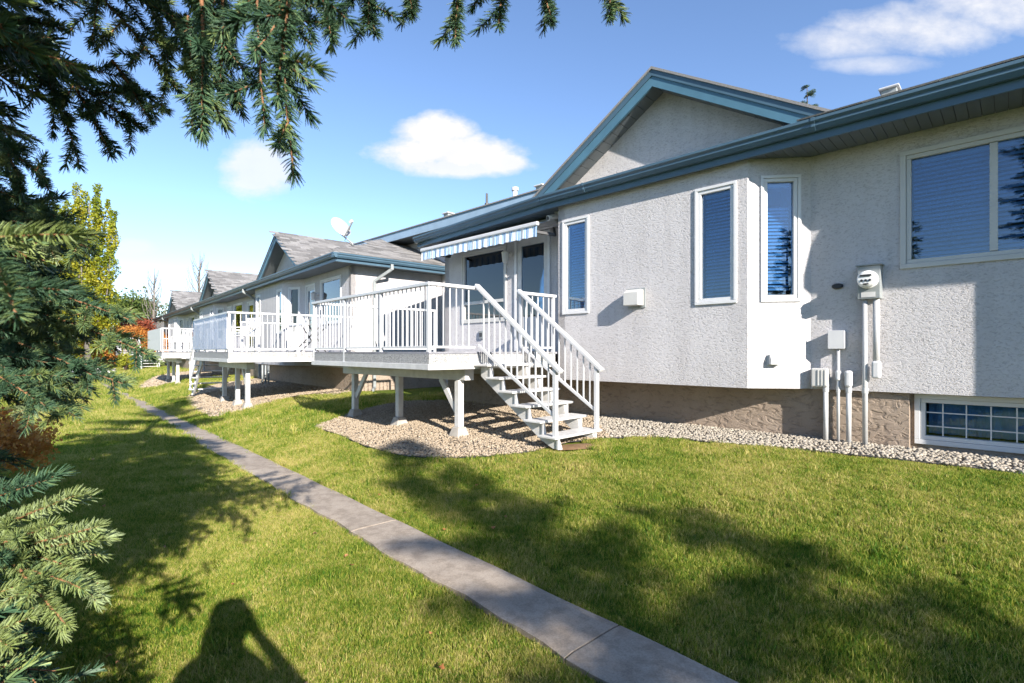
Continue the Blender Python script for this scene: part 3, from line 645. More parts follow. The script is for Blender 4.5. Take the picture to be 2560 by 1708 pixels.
# ------------------------------------------------------------------ our townhouse
ZS = 1.16; ZT = 3.95
def townhouse():
    h = thing('townhouse', 'light grey stucco townhouse with blue trim, bay windows and basement window', 'house', H, -3.5, 6.9, .45)
    wall(h, -8.73, 6.88, 0, 3.5, ZS, ZT, [(.60, 1.84, 2.22, 3.60), (2.15, 2.91, 1.62, 3.69)])
    wall(h, -8.73, 9.7, -90, 2.82, ZS, ZT)
    wall(h, -5.23, 6.88, -90, .45, ZS, ZT)
    wall(h, -5.23, 6.43, 0, 2.94, ZS, ZT, [(.125, .57, 2.23, 3.655), (2.32, 2.78, 2.24, 3.67)])
    wall(h, -2.29, 6.43, 38.29, .7262, ZS, ZT, [(.185, .575, 2.24, 3.69)])
    wall(h, -1.72, 6.88, 0, 2.41, ZS, ZT, [(.91, 2.28, 2.54, 3.70)])
    wall(h, .69, 6.88, -45, .6364, ZS, ZT)
    wall(h, 1.14, 6.43, 0, 2.9, ZS, ZT)
    for poly, nm in (([(-5.23, 6.95), (-5.23, 6.43), (-2.29, 6.43), (-1.72, 6.95)], 'bay_floor'), ([(.69, 6.95), (1.14, 6.43), (4.04, 6.43), (4.04, 6.95)], 'bay_floor')):
        m = M(); m.prism([(p[0] + (.01 if p[0] < -3 else -.01) * 0, p[1] + .006) for p in poly], lambda p: (p[0], p[1], ZS + .006), lambda p: (p[0], p[1], ZS + .10)); m.build(nm, 'stucco', h)
    wall(h, -8.7, 6.935, 0, 7.91, .20, ZS + .02, (), 'parging', 'foundation_wall', .12)
    wall(h, -.79, 7.03, 0, 4.0, .20, ZS + .02, [(.085, 1.385, .66, 1.10)], 'parging', 'foundation_wall', .12)
    wall(h, -8.7, 9.7, -90, 2.76, .20, ZS + .02, (), 'parging', 'foundation_wall', .12)
    window(h, -8.13, 6.88, 2.22, 0, 1.24, 1.38, hsplit=.37, splits=(), gap=.058, blind=(.29, 1), slat='slat_white', fmat='cream_trim')
    door(h, -6.58, 6.88, 1.62, 0, .76, 2.07)
    window(h, -5.105, 6.43, 2.23, 0, .445, 1.425, slat='slat_white')
    window(h, -2.91, 6.43, 2.24, 0, .46, 1.43, slat='slat_white')
    c, s = math.cos(R(38.29)), math.sin(R(38.29))
    window(h, -2.29 + .185 * c, 6.43 + .185 * s, 2.24, 38.29, .39, 1.45, slat='slat_white', blind=(.05, .8))
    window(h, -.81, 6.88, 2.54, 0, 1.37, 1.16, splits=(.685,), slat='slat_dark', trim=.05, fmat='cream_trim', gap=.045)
    bw = window(h, -.705, 7.03, .66, 0, 1.30, .44, slat=None, trim=.05, grille=(7, 3), curtain=True)
    # eaves
    M().box(-5.44, 4.1, 6.302, 6.33, 3.905, 4.085).build('fascia', 'gutter_blue', h)
    gutter_along(h, -5.44, 4.1, 6.30, 4.115)
    M().box(-9.36, 4.1, 6.60, 6.90, 3.948, 3.958).build('soffit_backing', 'drip_edge', h)
    M().box(-5.44, 4.1, 6.331, 6.599, 3.948, 3.958).build('soffit_backing', 'drip_edge', h)
    # the eave over the door wing turns back a little with the next row
    prof = [(0, 0), (0, -.125), (-.055, -.125), (-.085, -.08), (-.085, -.055), (-.11, -.03), (-.11, 0), (-.1, .004), (-.098, -.012), (-.012, -.012), (-.01, .004)]
    m = M(); m.prism(prof, lambda p: (-3.98, p[0], p[1]), lambda p: (0, p[0], p[1])); piece('gutter', m.mesh('gutter', 'gutter_blue'), h, (-5.442, 6.30, 4.115), (0, 0, R(-4.8)))
    piece('fascia', M().box(-3.96, 0, .002, .03, -.21, -.03).mesh('fascia', 'gutter_blue'), h, (-5.442, 6.30, 4.115), (0, 0, R(-4.8)))
    pm = M().box(-.0445, .0445, 0, .555, 0, .012).mesh('soffit_panel', 'soffit_vented')
    x = -9.28
    while x < 1.3:
        off = max(0, (-5.44 - x) * .084); piece('soffit_panel', pm, h, (x, 6.334 + off, 3.932), scale=(1, (.555 - off) / .555, 1)); x += .094
    for x in (-4.6, -1.55, 1.5): M().prism([(6.296, 4.121), (6.243, 3.985), (6.207, 4.028), (6.207, 4.058), (6.184, 4.083), (6.184, 4.121)], lambda p: (x, p[0], p[1] - .002), lambda p: (x + .035, p[0], p[1] - .002)).build('gutter_seam', 'gutter_blue', h)
    # roofs
    k = .41; e0, z0 = 6.215, 4.125
    def zr(b): return z0 + k * (b - e0)
    m = M(); slab(m, [(-9.42, e0 + .334, zr(e0)), (-5.44, e0, zr(e0)), (-5.2, e0, zr(e0)), (-5.2, 9.4, 5.0), (-9.42, 9.4, 5.0)]); slab(m, [(-5.2, e0, zr(e0)), (4.1, e0, zr(e0)), (4.1, 11.25, zr(11.25)), (-5.2, 11.25, zr(11.25))])
    slab(m, [(-5.2, 11.25, zr(11.25)), (4.1, 11.25, zr(11.25)), (4.1, 16.2, zr(6.3)), (-5.2, 16.2, zr(6.3))])
    roof = m.build('roof', 'shingle', h)
    shingles(roof, (-1.5, e0 - .02, zr(e0) - .008), (1, 0, 0), (0, 1, k), 3.6, 5.3, lambda u, v: True, 0)
    gable(h, -3.48, 2.15, 6.28, 6.60, 9.8, 4.10, 5.41)
    # the upper roof set back behind the door wing
    M().box(-17.0, -5.0, 9.0, 9.035, 5.13, 5.36).build('upper_fascia', 'trim_lit', h)
    M().box(-17.0, -5.0, 8.99, 9.04, 5.34, 5.375).build('upper_drip_board', 'gutter_blue', h)
    M().box(-17.0, -5.0, 9.036, 9.75, 5.14, 5.155).build('upper_soffit', 'soffit_grey', h)
    wall(h, -16.9, 9.7, 0, 11.9, .3, 5.16, (), 'stucco')
    m = M(); slab(m, [(-17.05, 8.975, 5.405), (-4.9, 8.975, 5.405), (-4.9, 13.5, 5.405 + k * 4.525), (-17.05, 13.5, 5.405 + k * 4.525)]); slab(m, [(-17.05, 13.5, 5.405 + k * 4.525), (-4.9, 13.5, 5.405 + k * 4.525), (-4.9, 18, 5.405), (-17.05, 18, 5.405)])
    m.build('upper_roof', 'shingle', h)
    return h
townhouse()

# ------------------------------------------------------------------ the neighbouring row
def row_house():
    h = thing('row_house', 'pale stucco row of three gabled homes with grey shingle roofs', 'house', N_, -30, 5.8, .45)
    U = [0, 10.4, 21.1]
    wall(h, -13.19, 5.8, 90, 5.6, ZS, ZT); wall(h, -13.21, 5.84, 90, 5.5, .2, ZS + .02, (), 'parging', 'foundation_wall', .1)
    wall(h, -47.2, 5.85, 0, 33.98, .2, ZS + .02, (), 'parging', 'foundation_wall', .1)
    for k, o in enumerate(U):
        end = -(13.19 + o) if k == 0 else -(20.8 + U[k - 1])
        a0 = -(16.68 + o); L = end - a0; x = lambda a: a - o - a0
        holes = [(x(-15.29), x(-13.87), 2.45, 3.70), (x(-16.52), x(-15.78), 1.62, 3.66)]
        if k: holes.append((x(-13.0), x(-12.1), 1.62, 3.64))
        wall(h, a0, 5.8, 0, L, ZS, ZT, holes)
        window(h, -15.29 - o, 5.8, 2.45, 0, 1.42, 1.25, slat=None, curtain=(k > 0), trim=.05); door(h, -16.52 - o, 5.8, 1.62, 0, .74, 2.04)
        if k: door(h, -13.0 - o, 5.8, 1.62, 0, .9, 2.02, (.1, .9, .1, .94))
        wall(h, -17.47 - o, 5.39, 27.4, .89, ZS, ZT, [(.26, .66, 2.2, 3.66)]); c, s = math.cos(R(27.4)), math.sin(R(27.4))
        window(h, -17.47 - o + .26 * c, 5.39 + .26 * s, 2.2, 27.4, .40, 1.46, slat='slat_white' if k == 0 else None, gap=.06)
        wall(h, -20.8 - o, 5.39, 0, 3.33, ZS, ZT, [(.25, .70, 2.23, 3.65), (2.70, 3.18, 2.23, 3.65)])
        window(h, -20.55 - o, 5.39, 2.23, 0, .45, 1.42, slat=None); window(h, -18.10 - o, 5.39, 2.23, 0, .48, 1.42, slat=None)
        wall(h, -20.8 - o, 5.8, -90, .41, ZS, ZT)
        m = M(); m.prism([(-20.8 - o, 5.9), (-20.8 - o, 5.396), (-17.47 - o, 5.396), (-16.68 - o, 5.9)], lambda p: (p[0], p[1], ZS + .006), lambda p: (p[0], p[1], ZS + .1)); m.build('bay_floor', 'stucco', h)
        rf, s = gable(h, -[17.6, 27.9, 38.7][k], 2.25, 5.2, 5.62, 10.2, 4.10, 5.44, panels=False)
        ac = -[17.6, 27.9, 38.7][k]
        shingles(rf, (ac + 2.27, 5.17, 5.485 - s * 2.27), (0, 1, 0), (-1, 0, s), 5.0, 2.62, lambda u, v: True, 150 if k == 0 else 0, seed=k)
    wall(h, -47.2, 5.8, 0, 47.2 - 41.9, ZS, ZT)
    M().box(-47.5, -12.74, 5.192, 5.215, 3.905, 4.085).build('fascia', 'gutter_blue', h)
    M().box(-12.742, -12.72, 5.19, 10.5, 3.905, 4.085).build('fascia', 'gutter_blue', h)
    gutter_along(h, -47.5, -12.61, 5.19, 4.115); gutter_along(h, 5.08, 10.5, -12.718, 4.112, 'b')
    M().box(-47.4, -12.745, 5.216, 5.82, 3.932, 3.944).build('soffit_board', 'soffit_vented', h)
    M().box(-13.2, -12.744, 5.822, 10.5, 3.931, 3.943).build('soffit_board', 'soffit_vented', h)
    k = .41; m = M(); z0 = 4.125; e = 5.1; a = -12.63
    slab(m, [(a, e, z0), (a - 5.1, e + 5.1, z0 + k * 5.1), (-47.6, e + 5.1, z0 + k * 5.1), (-47.6, e, z0)])
    slab(m, [(a, e, z0), (a, e + 10.2, z0), (a - 5.1, e + 5.1, z0 + k * 5.1)])
    slab(m, [(-47.6, e + 10.2, z0), (-47.6, e + 5.1, z0 + k * 5.1), (a - 5.1, e + 5.1, z0 + k * 5.1), (a, e + 10.2, z0)])
    roof = m.build('roof', 'shingle', h)
    shingles(roof, (a + .01, e, z0 - .006), (0, 1, 0), (-1, 0, k), 6.0, 3.4, lambda u, v: u > v * .93 and u < 6.0, 140, seed=9)
    # downspouts
    def spout(pts, name='downspout'):
        d = M()
        for p, q in zip(pts[:-1], pts[1:]): d.bar(p, Vector(q) + (Vector(q) - Vector(p)).normalized() * .02, .06, .08)
        d.build(name, 'grey_metal', h, bev=.008)
    spout([(-12.69, 6.75, 4.0), (-12.69, 6.75, 3.86), (-13.13, 6.45, 3.55), (-13.13, 6.45, .62), (-12.9, 6.3, .56)])
    for s_ in (21.4, 31.9, 42.6): spout([(-s_, 5.14, 4.0), (-s_, 5.14, 3.88), (-s_ - .1, 5.74, 3.55), (-s_ - .1, 5.74, .62)])
row_house()
# unseen eave before the next bay, added and shaped to shade our window wall
def add_shade_eave():
    h = bpy.data.objects['townhouse']; m = M()
    poly = [(1.46, 5.79), (.27, 6.296), (4.1, 6.296), (4.1, 5.79)]
    m.prism(poly, lambda p: (p[0], p[1], 3.915), lambda p: (p[0], p[1], 4.06)); m.build('shade_eave', 'gutter_blue', h)
add_shade_eave()

# ------------------------------------------------------------------ decks
BAL = {}
def bal_mesh(hh):
    k = round(hh, 3)
    if k not in BAL: BAL[k] = M().box(-.0068, .0068, -.0068, .0068, 0, hh).mesh('baluster', 'white_metal')
    return BAL[k]
def railing(d, p, q, z, posts=(), sp=.113, h=.92, zlow=None, ends=(0, 0), bars=True):
    """straight level rail from p to q (a, b); posts as fractions"""
    p = Vector((*p, 0)); q = Vector((*q, 0)); L = (q - p).length; t = (q - p) / L; ang = math.atan2(t.y, t.x)
    M().bar(p - t * ends[0] + Vector((0, 0, z + h - .022)), q + t * ends[1] + Vector((0, 0, z + h - .022)), .075, .044).build('top_rail', 'white_metal', d, bev=.006)
    M().bar(p + Vector((0, 0, z + .065)), q + Vector((0, 0, z + .065)), .035, .03).build('bottom_rail', 'white_metal', d, bev=.003)
    n = max(1, int(round(L / sp)))
    if bars:
        me = bal_mesh(h - .044 - .08)
        for i in range(1, n):
            c = p + t * (L * i / n)
            if any(abs(L * i / n - f * L) < .045 for f in posts): continue
            piece('baluster', me, d, (c.x, c.y, z + .08), (0, 0, ang))
    zl = z - .20 if zlow is None else zlow
    for f in posts:
        c = p + t * (L * f); M().box(c.x - .024, c.x + .024, c.y - .024, c.y + .024, zl, z + h - .044).build('rail_post', 'white_metal', d, bev=.004)
def deck(fr, label, poly, front, rails, posts, beam, zf=1.6, brace=(), group=None):
    a0, b0 = poly[0]; gx = fr.w(a0, b0, 0)
    d = thing('deck', label, 'deck', fr, *poly[0], g1(gx.x, gx.y), group)
    M().prism(poly, lambda p: (p[0], p[1], zf - .03), lambda p: (p[0], p[1], zf)).build('floor', 'grey_wood', d)
    for (p, q) in front:
        P = Vector((*p, 0)); Q = Vector((*q, 0)); t = (Q - P).normalized(); nrm = Vector((t.y, -t.x, 0))
        c = sum((Vector((*v, 0)) for v in poly), Vector()) / len(poly)
        if nrm.dot(P - c) < 0: nrm = -nrm
        M().bar(P - nrm * .02 + Vector((0, 0, zf - .085)), Q - nrm * .02 + Vector((0, 0, zf - .085)), .04, .155).build('fascia_band', 'deck_band', d)
        M().bar(P - nrm * .012 + Vector((0, 0, zf - .20)) - t * .012, Q - nrm * .012 + Vector((0, 0, zf - .20)) + t * .012, .06, .078).build('fascia_trim', 'white_paint', d, bev=.004)
    us = M(); us.prism(poly, lambda p: (p[0], p[1], zf - .225), lambda p: (p[0], p[1], zf - .205)); us.build('deck_underside', 'beam_tan', d)
    for r in rails: railing(d, *r[:2], zf, **r[2])
    (ba0, ba1, bb) = beam
    M().box(ba0, ba1, bb - .085, bb + .085, zf - .41, zf - .228).build('beam', 'white_paint', d, bev=.006)
    for i, (pa, pb) in enumerate(posts):
        g = fr.w(pa, pb, 0); z = g1(g.x, g.y)
        po = M().box(pa - .05, pa + .05, pb - .05, pb + .05, z + .14, zf - .412).build('post', 'white_paint', d, bev=.01)
        f = M(); f.add([(pa + sx * r_, pb + sy * r_, z + zz) for r_, zz in ((.125, -.06), (.11, .02), (.072, .142)) for sx, sy in ((-1, -1), (1, -1), (1, 1), (-1, 1))],
                       [(0, 3, 2, 1), (8, 9, 10, 11)] + [(k * 4 + i_, k * 4 + (i_ + 1) % 4, (k + 1) * 4 + (i_ + 1) % 4, (k + 1) * 4 + i_) for k in (0, 1) for i_ in range(4)])
        f.build('footing', 'concrete_block', po, bev=.012)
    for (pi, sg) in brace:
        pa, pb = posts[pi]; M().bar((pa + sg * .055, pb, zf - .86), (pa + sg * .42, pb, zf - .40), .09, .05, (0, 1, 0)).build('brace', 'white_paint', d, bev=.005)
    return d
def stairs(fr, label, at, b0, b1, zt, sg, n, rise, run, group=None, parts=True):
    """flight running along sg*a from the deck edge at a=at"""
    fa = at + sg * (n * run); g = fr.w(fa, (b0 + b1) / 2, 0)
    d = thing('stair_flight', label, 'stairs', fr, fa, (b0 + b1) / 2, g1(g.x, g.y), group); zg = g1(g.x, g.y)
    for b in (b0 + .07, b1 - .07):
        m = M(); prof = []
        for k in range(n):                                        # saw-tooth top, straight bottom
            prof += [(sg * (k * run + .01), -rise * (k + 1) - .036), (sg * ((k + 1) * run - .03), -rise * (k + 1) - .036)]
        prof += [(sg * (n * run + .02), zg - zt + .0), (sg * (n * run - .10), zg - zt + .0), (sg * ((n - 1) * run - .06), -rise * n - .075), (sg * .02, -rise - .17)]
        m.prism(prof, lambda p: (at + p[0], b - .02, zt + p[1]), lambda p: (at + p[0], b + .02, zt + p[1])); m.build('stringer', 'white_paint', d)
    for k in range(1, n + 1):
        z = zt - rise * k; x0 = at + sg * ((k - 1) * run - .02); x1 = at + sg * (k * run + .03)
        M().box(min(x0, x1), max(x0, x1), b0 - .06, b1 + .06, z - .03, z).build('tread', 'white_paint', d, bev=.007)
        for b in (b0 + .045, b1 - .045):
            xx = at + sg * (k * run - .01); zb = z - rise if k < n else zg
            M().box(xx - .014, xx + .014, b - .014, b + .014, zb, z - .036).build('strut', 'white_metal', d)
    zN = zt - rise * n
    for b in (b0, b1):
        xa, xb = at + sg * .02, at + sg * (n * run - .02); za, zb = zt + .915, zN + .93 - .07
        M().box(xb - .026, xb + .026, b - .026, b + .026, zN - .0 if b == b1 else zN - .03, zb - .02).build('newel_post', 'white_metal', d, bev=.004)
        sl = (zb - za) / (xb - xa)
        M().bar((xa - sg * .04, b, za - sl * sg * .04 - .01), (xb + sg * .09, b, zb + sl * sg * .09 - .01), .078, .048).build('handrail', 'white_metal', d, bev=.008)
        zl0, zl1 = zt + .09, zN + .24; sl2 = (zl1 - zl0) / (xb - xa)
        M().bar((xa, b, zl0), (xb, b, zl1), .03, .04).build('lower_rail', 'white_metal', d, bev=.003)
        nb = int(abs(xb - xa) / .102)
        for i in range(1, nb):
            x = xa + (xb - xa) * i / nb; q0 = zl0 + sl2 * (x - xa); q1 = za + sl * (x - xa) - .03
            M().box(x - .008, x + .008, b - .008, b + .008, q0, q1).build('baluster', 'white_metal', d)
    return d
E1, E2 = (-5.45, 4.03), (-5.27, 6.40)
def epos(b): t = (b - E1[1]) / (E2[1] - E1[1]); return (E1[0] + (E2[0] - E1[0]) * t, b)
deck(H, 'white railed deck on three posts beside the stucco bay, with stairs down to the lawn',
     [(-9.25, 4.20), E1, E2, (-5.24, 6.86), (-9.05, 6.86)], [((-9.25, 4.20), E1), (E1, E2), ((-9.25, 4.2), (-9.05, 6.86))],
     [((-9.22, 4.215), (E1[0] - .02, E1[1] + .03), dict(posts=(.005, .337, .66, .993), ends=(.03, .02))),
      ((E1[0] - .02, E1[1] + .03), (epos(4.80)[0] - .03, 4.80), dict(posts=(), ends=(0, .05))),
      ((epos(5.68)[0] - .03, 5.68), (-5.30, 6.40), dict(posts=(.01, .97), ends=(.04, .03))),
      ((-9.22, 4.215), (-9.03, 6.86), dict(posts=(.99,)))],
     [(-9.0, 4.92), (-7.4, 4.86), (-5.76, 4.80)], (-9.2, -5.60, 4.86), brace=((0, 1), (2, -1)))
stairs(H, 'white open-tread stair flight with two handrails down from the deck', -5.36, 4.80, 5.66, 1.6, 1, 6, .171, .238)
deck(N_, 'white railed deck with a blue tinted panel, on three posts over gravel', [(-17.05, 2.80), (-12.95, 2.80), (-12.70, 5.78), (-17.05, 5.78)],
     [((-17.05, 2.80), (-12.95, 2.80)), ((-12.95, 2.80), (-12.70, 5.78)), ((-17.05, 2.8), (-17.05, 5.78))],
     [((-17.03, 2.83), (-12.97, 2.83), dict(posts=(.005, .33, .66, .995))), ((-12.97, 2.83), (-12.73, 5.76), dict(posts=(.5,))), ((-17.03, 4.0), (-17.03, 5.76), dict(posts=(.02,)))],
     [(-15.9, 3.35), (-14.5, 3.35), (-13.55, 3.35)], (-16.2, -13.3, 3.35), brace=((2, -1),))
dk = [o for o in bpy.data.objects if o.name.startswith('deck') and o.type == 'EMPTY'][-1]
M().box(-16.98, -13.0, 2.768, 2.773, 1.66, 2.47).build('tinted_panel', 'plexi', dk)
stairs(N_, 'white stair flight seen below the deck with the tinted panel', -17.05, 2.95, 3.85, 1.6, -1, 6, .19, .24)
deck(N_, 'white railed deck with a solid white privacy board on its lawn side', [(-27.5, 2.80), (-23.4, 2.80), (-23.2, 5.78), (-27.5, 5.78)],
     [((-27.5, 2.80), (-23.4, 2.80)), ((-23.4, 2.80), (-23.2, 5.78))],
     [((-27.48, 2.83), (-23.42, 2.83), dict(posts=(.005, .33, .66, .995))), ((-23.42, 2.83), (-23.22, 5.76), dict(posts=(.5,)))],
     [(-26.4, 3.4), (-25.0, 3.4), (-24.0, 3.4)], (-26.7, -23.7, 3.4))
dk = [o for o in bpy.data.objects if o.name.startswith('deck') and o.type == 'EMPTY'][-1]
M().box(-27.45, -23.42, 2.77, 2.782, 1.66, 2.50).build('privacy_board', 'white_vinyl', dk)
deck(N_, 'small far white deck in front of the orange hedge', [(-45.5, 2.75), (-41.6, 2.75), (-41.6, 5.78), (-45.5, 5.78)],
     [((-45.5, 2.75), (-41.6, 2.75)), ((-41.6, 2.75), (-41.6, 5.78))],
     [((-45.5, 2.78), (-41.62, 2.78), dict(posts=(.02, .5, .98))), ((-41.62, 2.78), (-41.62, 3.7), dict(posts=(.98,))), ((-41.62, 4.7), (-41.62, 5.7), dict(posts=(.02,)))],
     [(-45.0, 3.2), (-42.0, 3.2)], (-45.2, -41.8, 3.2))
stairs(N_, 'small white stair flight of the far deck by the hedge', -41.6, 3.72, 4.68, 1.6, 1, 6, .185, .24)

# things standing on the middle deck
def patio_chair(fr, a, b, z, rot, label):
    o = thing('patio_chair', label, 'chair', fr, a, b, z, rot=rot); ORIG[o.name] = (0, 0, 0)
    M().box(-.23, .23, -.22, .22, .40, .43).build('seat', 'white_vinyl', o, bev=.01)
    for i in range(5): M().bar((-.19 + .095 * i, .21, .45), (-.19 + .095 * i, .32, .86), .05, .015).build('back_slat', 'white_vinyl', o, bev=.004)
    M().bar((-.24, .32, .87), (.24, .32, .87), .03, .06).build('back_rail', 'white_vinyl', o, bev=.006)
    for sx in (-1, 1):
        M().bar((sx * .26, -.25, .63), (sx * .26, .27, .66), .05, .025).build('armrest', 'white_vinyl', o, bev=.005)
        M().bar((sx * .25, -.24, 0), (sx * .26, -.23, .62), .04, .04).build('leg', 'white_vinyl', o, bev=.005); M().bar((sx * .24, .30, 0), (sx * .24, .25, .65), .04, .04).build('leg', 'white_vinyl', o, bev=.005)
patio_chair(N_, -14.6, 3.5, 1.6, 25, 'white plastic patio chair on the deck with the tinted panel')
patio_chair(N_, -25.2, 3.7, 1.6, -60, 'white plastic patio chair behind the far privacy board deck')
t = thing('folded_lounger', 'dark folded lounge chair leaning on the middle deck', 'lounger', N_, -13.9, 4.6, 1.6)
for dx in (0, .5):
    M().bar((-13.9 + dx, 4.55, 1.6), (-13.9 + dx, 5.3, 2.35), .025, .025).build('frame_tube', 'dark_metal', t); M().bar((-13.9 + dx, 5.2, 1.6), (-13.9 + dx, 4.75, 2.3), .025, .025).build('frame_tube', 'dark_metal', t)
for z in (1.85, 2.1, 2.33): M().bar((-13.9, 4.55 + (z - 1.6), z), (-13.4, 4.55 + (z - 1.6), z), .02, .02).build('cross_tube', 'dark_metal', t)
t = thing('folding_gate', 'white metal gate panel standing on the middle deck', 'gate', N_, -15.9, 5.2, 1.6)
mm = M(); ring(mm, -16.4, -15.2, 1.62, 2.42, .035, 5.2, 5.235); mm.build('gate_frame', 'white_metal', t, bev=.003)
for i in range(1, 10): M().box(-16.4 + .12 * i - .007, -16.4 + .12 * i + .007, 5.21, 5.224, 1.655, 2.385).build('bar', 'white_metal', t)

# ------------------------------------------------------------------ fixtures on our wall
def fx(name, label, cat, a, b, z, group=None): return thing(name, label, cat, H, a, b, z, group)
# awning
t = fx('awning', 'retracted awning with blue and white striped scalloped valance above the door', 'awning', -8.74, 6.35, 3.5)
n = 160; pts = []; A0, A1 = -8.72, -5.54
for i in range(n + 1):
    a = A0 + (A1 - A0) * i / n; pts.append((a, 6.255 + .010 * math.sin(i * .9) + .006 * math.sin(i * .37), 3.475 + .016 * abs(math.sin(i * math.pi / 10.0))))
m = M(); m.add([(a, 6.262, 3.665) for a, b, z in pts] + pts, [(i, i + 1, i + n + 2, i + n + 1) for i in range(n)]); m.build('valance', 'awning_cloth', t, smooth=True)
M().box(-8.74, -5.52, 6.235, 6.30, 3.662, 3.73).build('front_bar', 'white_metal', t, bev=.015)
m = M(); m.add([(-8.70, 6.30, 3.70), (-5.56, 6.30, 3.70), (-5.56, 6.72, 3.86), (-8.70, 6.72, 3.86)], [(0, 1, 2, 3)]); m.build('canopy', 'awning_cloth', t)
M().tube([(-8.72, 6.76, 3.84), (-5.54, 6.76, 3.84)], .05, 12).build('roller', 'white_metal', t, smooth=True)
M().box(-8.74, -5.50, 6.80, 6.88, 3.76, 3.92).build('cassette', 'white_metal', t, bev=.01)
for a in (-8.55, -5.75): M().bar((a, 6.30, 3.62), (a + .30, 6.62, 3.55), .04, .05).build('arm', 'dark_metal', t, bev=.006); M().bar((a + .30, 6.62, 3.55), (a + .06, 6.86, 3.74), .04, .05).build('arm', 'dark_metal', t, bev=.006)
t = fx('security_camera', 'small white bullet camera under the soffit by the bay corner', 'camera', -5.40, 6.6, 3.8)
M().tube([(-5.42, 6.62, 3.86), (-5.46, 6.44, 3.80)], .045, 14).build('housing', 'white_metal', t, smooth=False); M().tube([(-5.4605, 6.438, 3.7995), (-5.462, 6.432, 3.798)], .032, 14).build('lens', 'dark_rubber', t); M().box(-5.45, -5.37, 6.60, 6.66, 3.86, 3.93).build('bracket', 'white_metal', t)
def porch_lamp(fr, a, b, z, label):
    t = thing('porch_lamp', label, 'lamp', fr, a, b, z)
    M().lathe([(.05, 0), (.055, -.012), (.03, -.03)], 16, (a, b, z), 'y').build('back_plate', 'cream_trim', t); M().tube([(a, b - .03, z), (a, b - .10, z + .05), (a, b - .15, z + .06)], .011, 8).build('arm', 'cream_trim', t, smooth=True)
    M().lathe([(.02, .07), (.075, .02), (.07, .0), (.055, -.15), (.035, -.18)], 8, (a, b - .15, z - .01)).build('lantern', 'cream_trim', t)
porch_lamp(H, -6.74, 6.88, 3.44, 'cream lantern lamp on the wall beside our door'); porch_lamp(N_, -15.56, 5.8, 3.35, 'cream lantern lamp beside the neighbouring door')
t = fx('wall_outlet', 'small metal outlet cover on the wall behind the deck railing', 'outlet', -7.55, 6.87, 1.93)
M().box(-7.60, -7.48, 6.84, 6.88, 1.86, 2.02).build('cover', 'grey_metal', t, bev=.008); M().box(-7.575, -7.505, 6.832, 6.841, 1.90, 1.98).build('flap', 'dark_metal', t)
t = fx('exhaust_hood', 'white square exhaust hood on the bay wall between its two windows', 'vent', -3.8, 6.42, 2.36)
M().box(-3.94, -3.66, 6.412, 6.43, 2.22, 2.50).build('back_plate', 'grey_metal', t, bev=.004)
m = M(); m.prism([(6.411, 2.25), (6.411, 2.475), (6.33, 2.475), (6.25, 2.43), (6.25, 2.25)], lambda p: (-3.915, p[0], p[1]), lambda p: (-3.685, p[0], p[1])); m.build('hood', 'cream_trim', t, bev=.006)
c, s = math.cos(R(38.29)), math.sin(R(38.29)); va, vb = -2.29 + .30 * c, 6.43 + .30 * s
t = thing('dryer_vent', 'small white vent cap low on the angled bay wall', 'vent', H, va, vb, 1.51, rot=38.29); ORIG[t.name] = (0, 0, 0)
m = M(); m.prism([(0, -.06), (0, .06), (-.05, .06), (-.09, .0), (-.09, -.06)], lambda p: (-.06, p[0], p[1]), lambda p: (.06, p[0], p[1])); m.build('hood', 'white_vinyl', t, bev=.004); M().box(-.075, .075, -.006, -.001, -.072, .075).build('flange', 'white_vinyl', t)
t = fx('wall_vent', 'small oval black vent on the window wall near the meter', 'vent', -1.44, 6.87, 2.36)
m = M(); m.lathe([(.05, 0), (.052, -.02), (.04, -.035)], 18, (0, 0, 0), 'y'); m.v = [(x * 1.15 - 1.44, y + 6.879, z * .62 + 2.36) for x, y, z in m.v]; m.build('louvre', 'dark_rubber', t, bev=.003)
# electricity meter
t = fx('electricity_meter', 'grey meter box with a round glass-fronted electricity meter', 'meter', -1.12, 6.86, 2.18)
M().box(-1.225, -1.015, 6.74, 6.88, 2.18, 2.545).build('meter_box', 'grey_metal', t, bev=.008); M().box(-1.24, -1.0, 6.72, 6.88, 2.546, 2.56).build('box_lid', 'grey_metal', t)
M().box(-1.19, -1.06, 6.735, 6.7395, 2.20, 2.255).build('warning_label', 'white_paint', t)
m = M(); m.lathe([(.098, 0), (.098, -.03), (.088, -.035), (.085, -.11), (.07, -.125), (.0, -.128)], 28, (-1.125, 6.739, 2.39), 'y'); dial = m.build('dial_housing', 'meter_face', t, smooth=False)
M().box(-1.18, -1.075, 6.604, 6.609, 2.415, 2.435).build('display', 'dark_rubber', dial)
for k in range(3): M().lathe([(.013, 0), (.013, -.004)], 12, (-1.163 + .037 * k, 6.609, 2.372), 'y').build('register', 'dark_rubber', dial)
M().box(-1.15, -1.10, 6.604, 6.609, 2.325, 2.34).build('nameplate', 'dark_rubber', dial)
def gzH(a, b): p = H.w(a, b, 0); return g1(p.x, p.y)
def conduit(a, z1, r, label, b=6.80, zb=None, mat='pipe_grey'):
    t = fx('conduit', label, 'conduit', a, b, zb or gzH(a, b)); M().tube([(a, b, (zb or gzH(a, b) - .03)), (a, b, z1)], r, 14).build('pipe', mat, t, smooth=True)
    if not zb: M().tube([(a, b, ZS - .02), (a, b, ZS + .04)], r + .005, 14).build('coupling', mat, t)
    return t
conduit(-1.164, 2.18, .026, 'long grey conduit from the meter box down into the gravel')
t = conduit(-1.06, 2.18, .033, 'thick short conduit under the meter box ending in a white elbow', zb=1.40)
M().box(-1.10, -1.02, 6.75, 6.85, 1.31, 1.50).build('elbow_cover', 'white_metal', t, bev=.02)
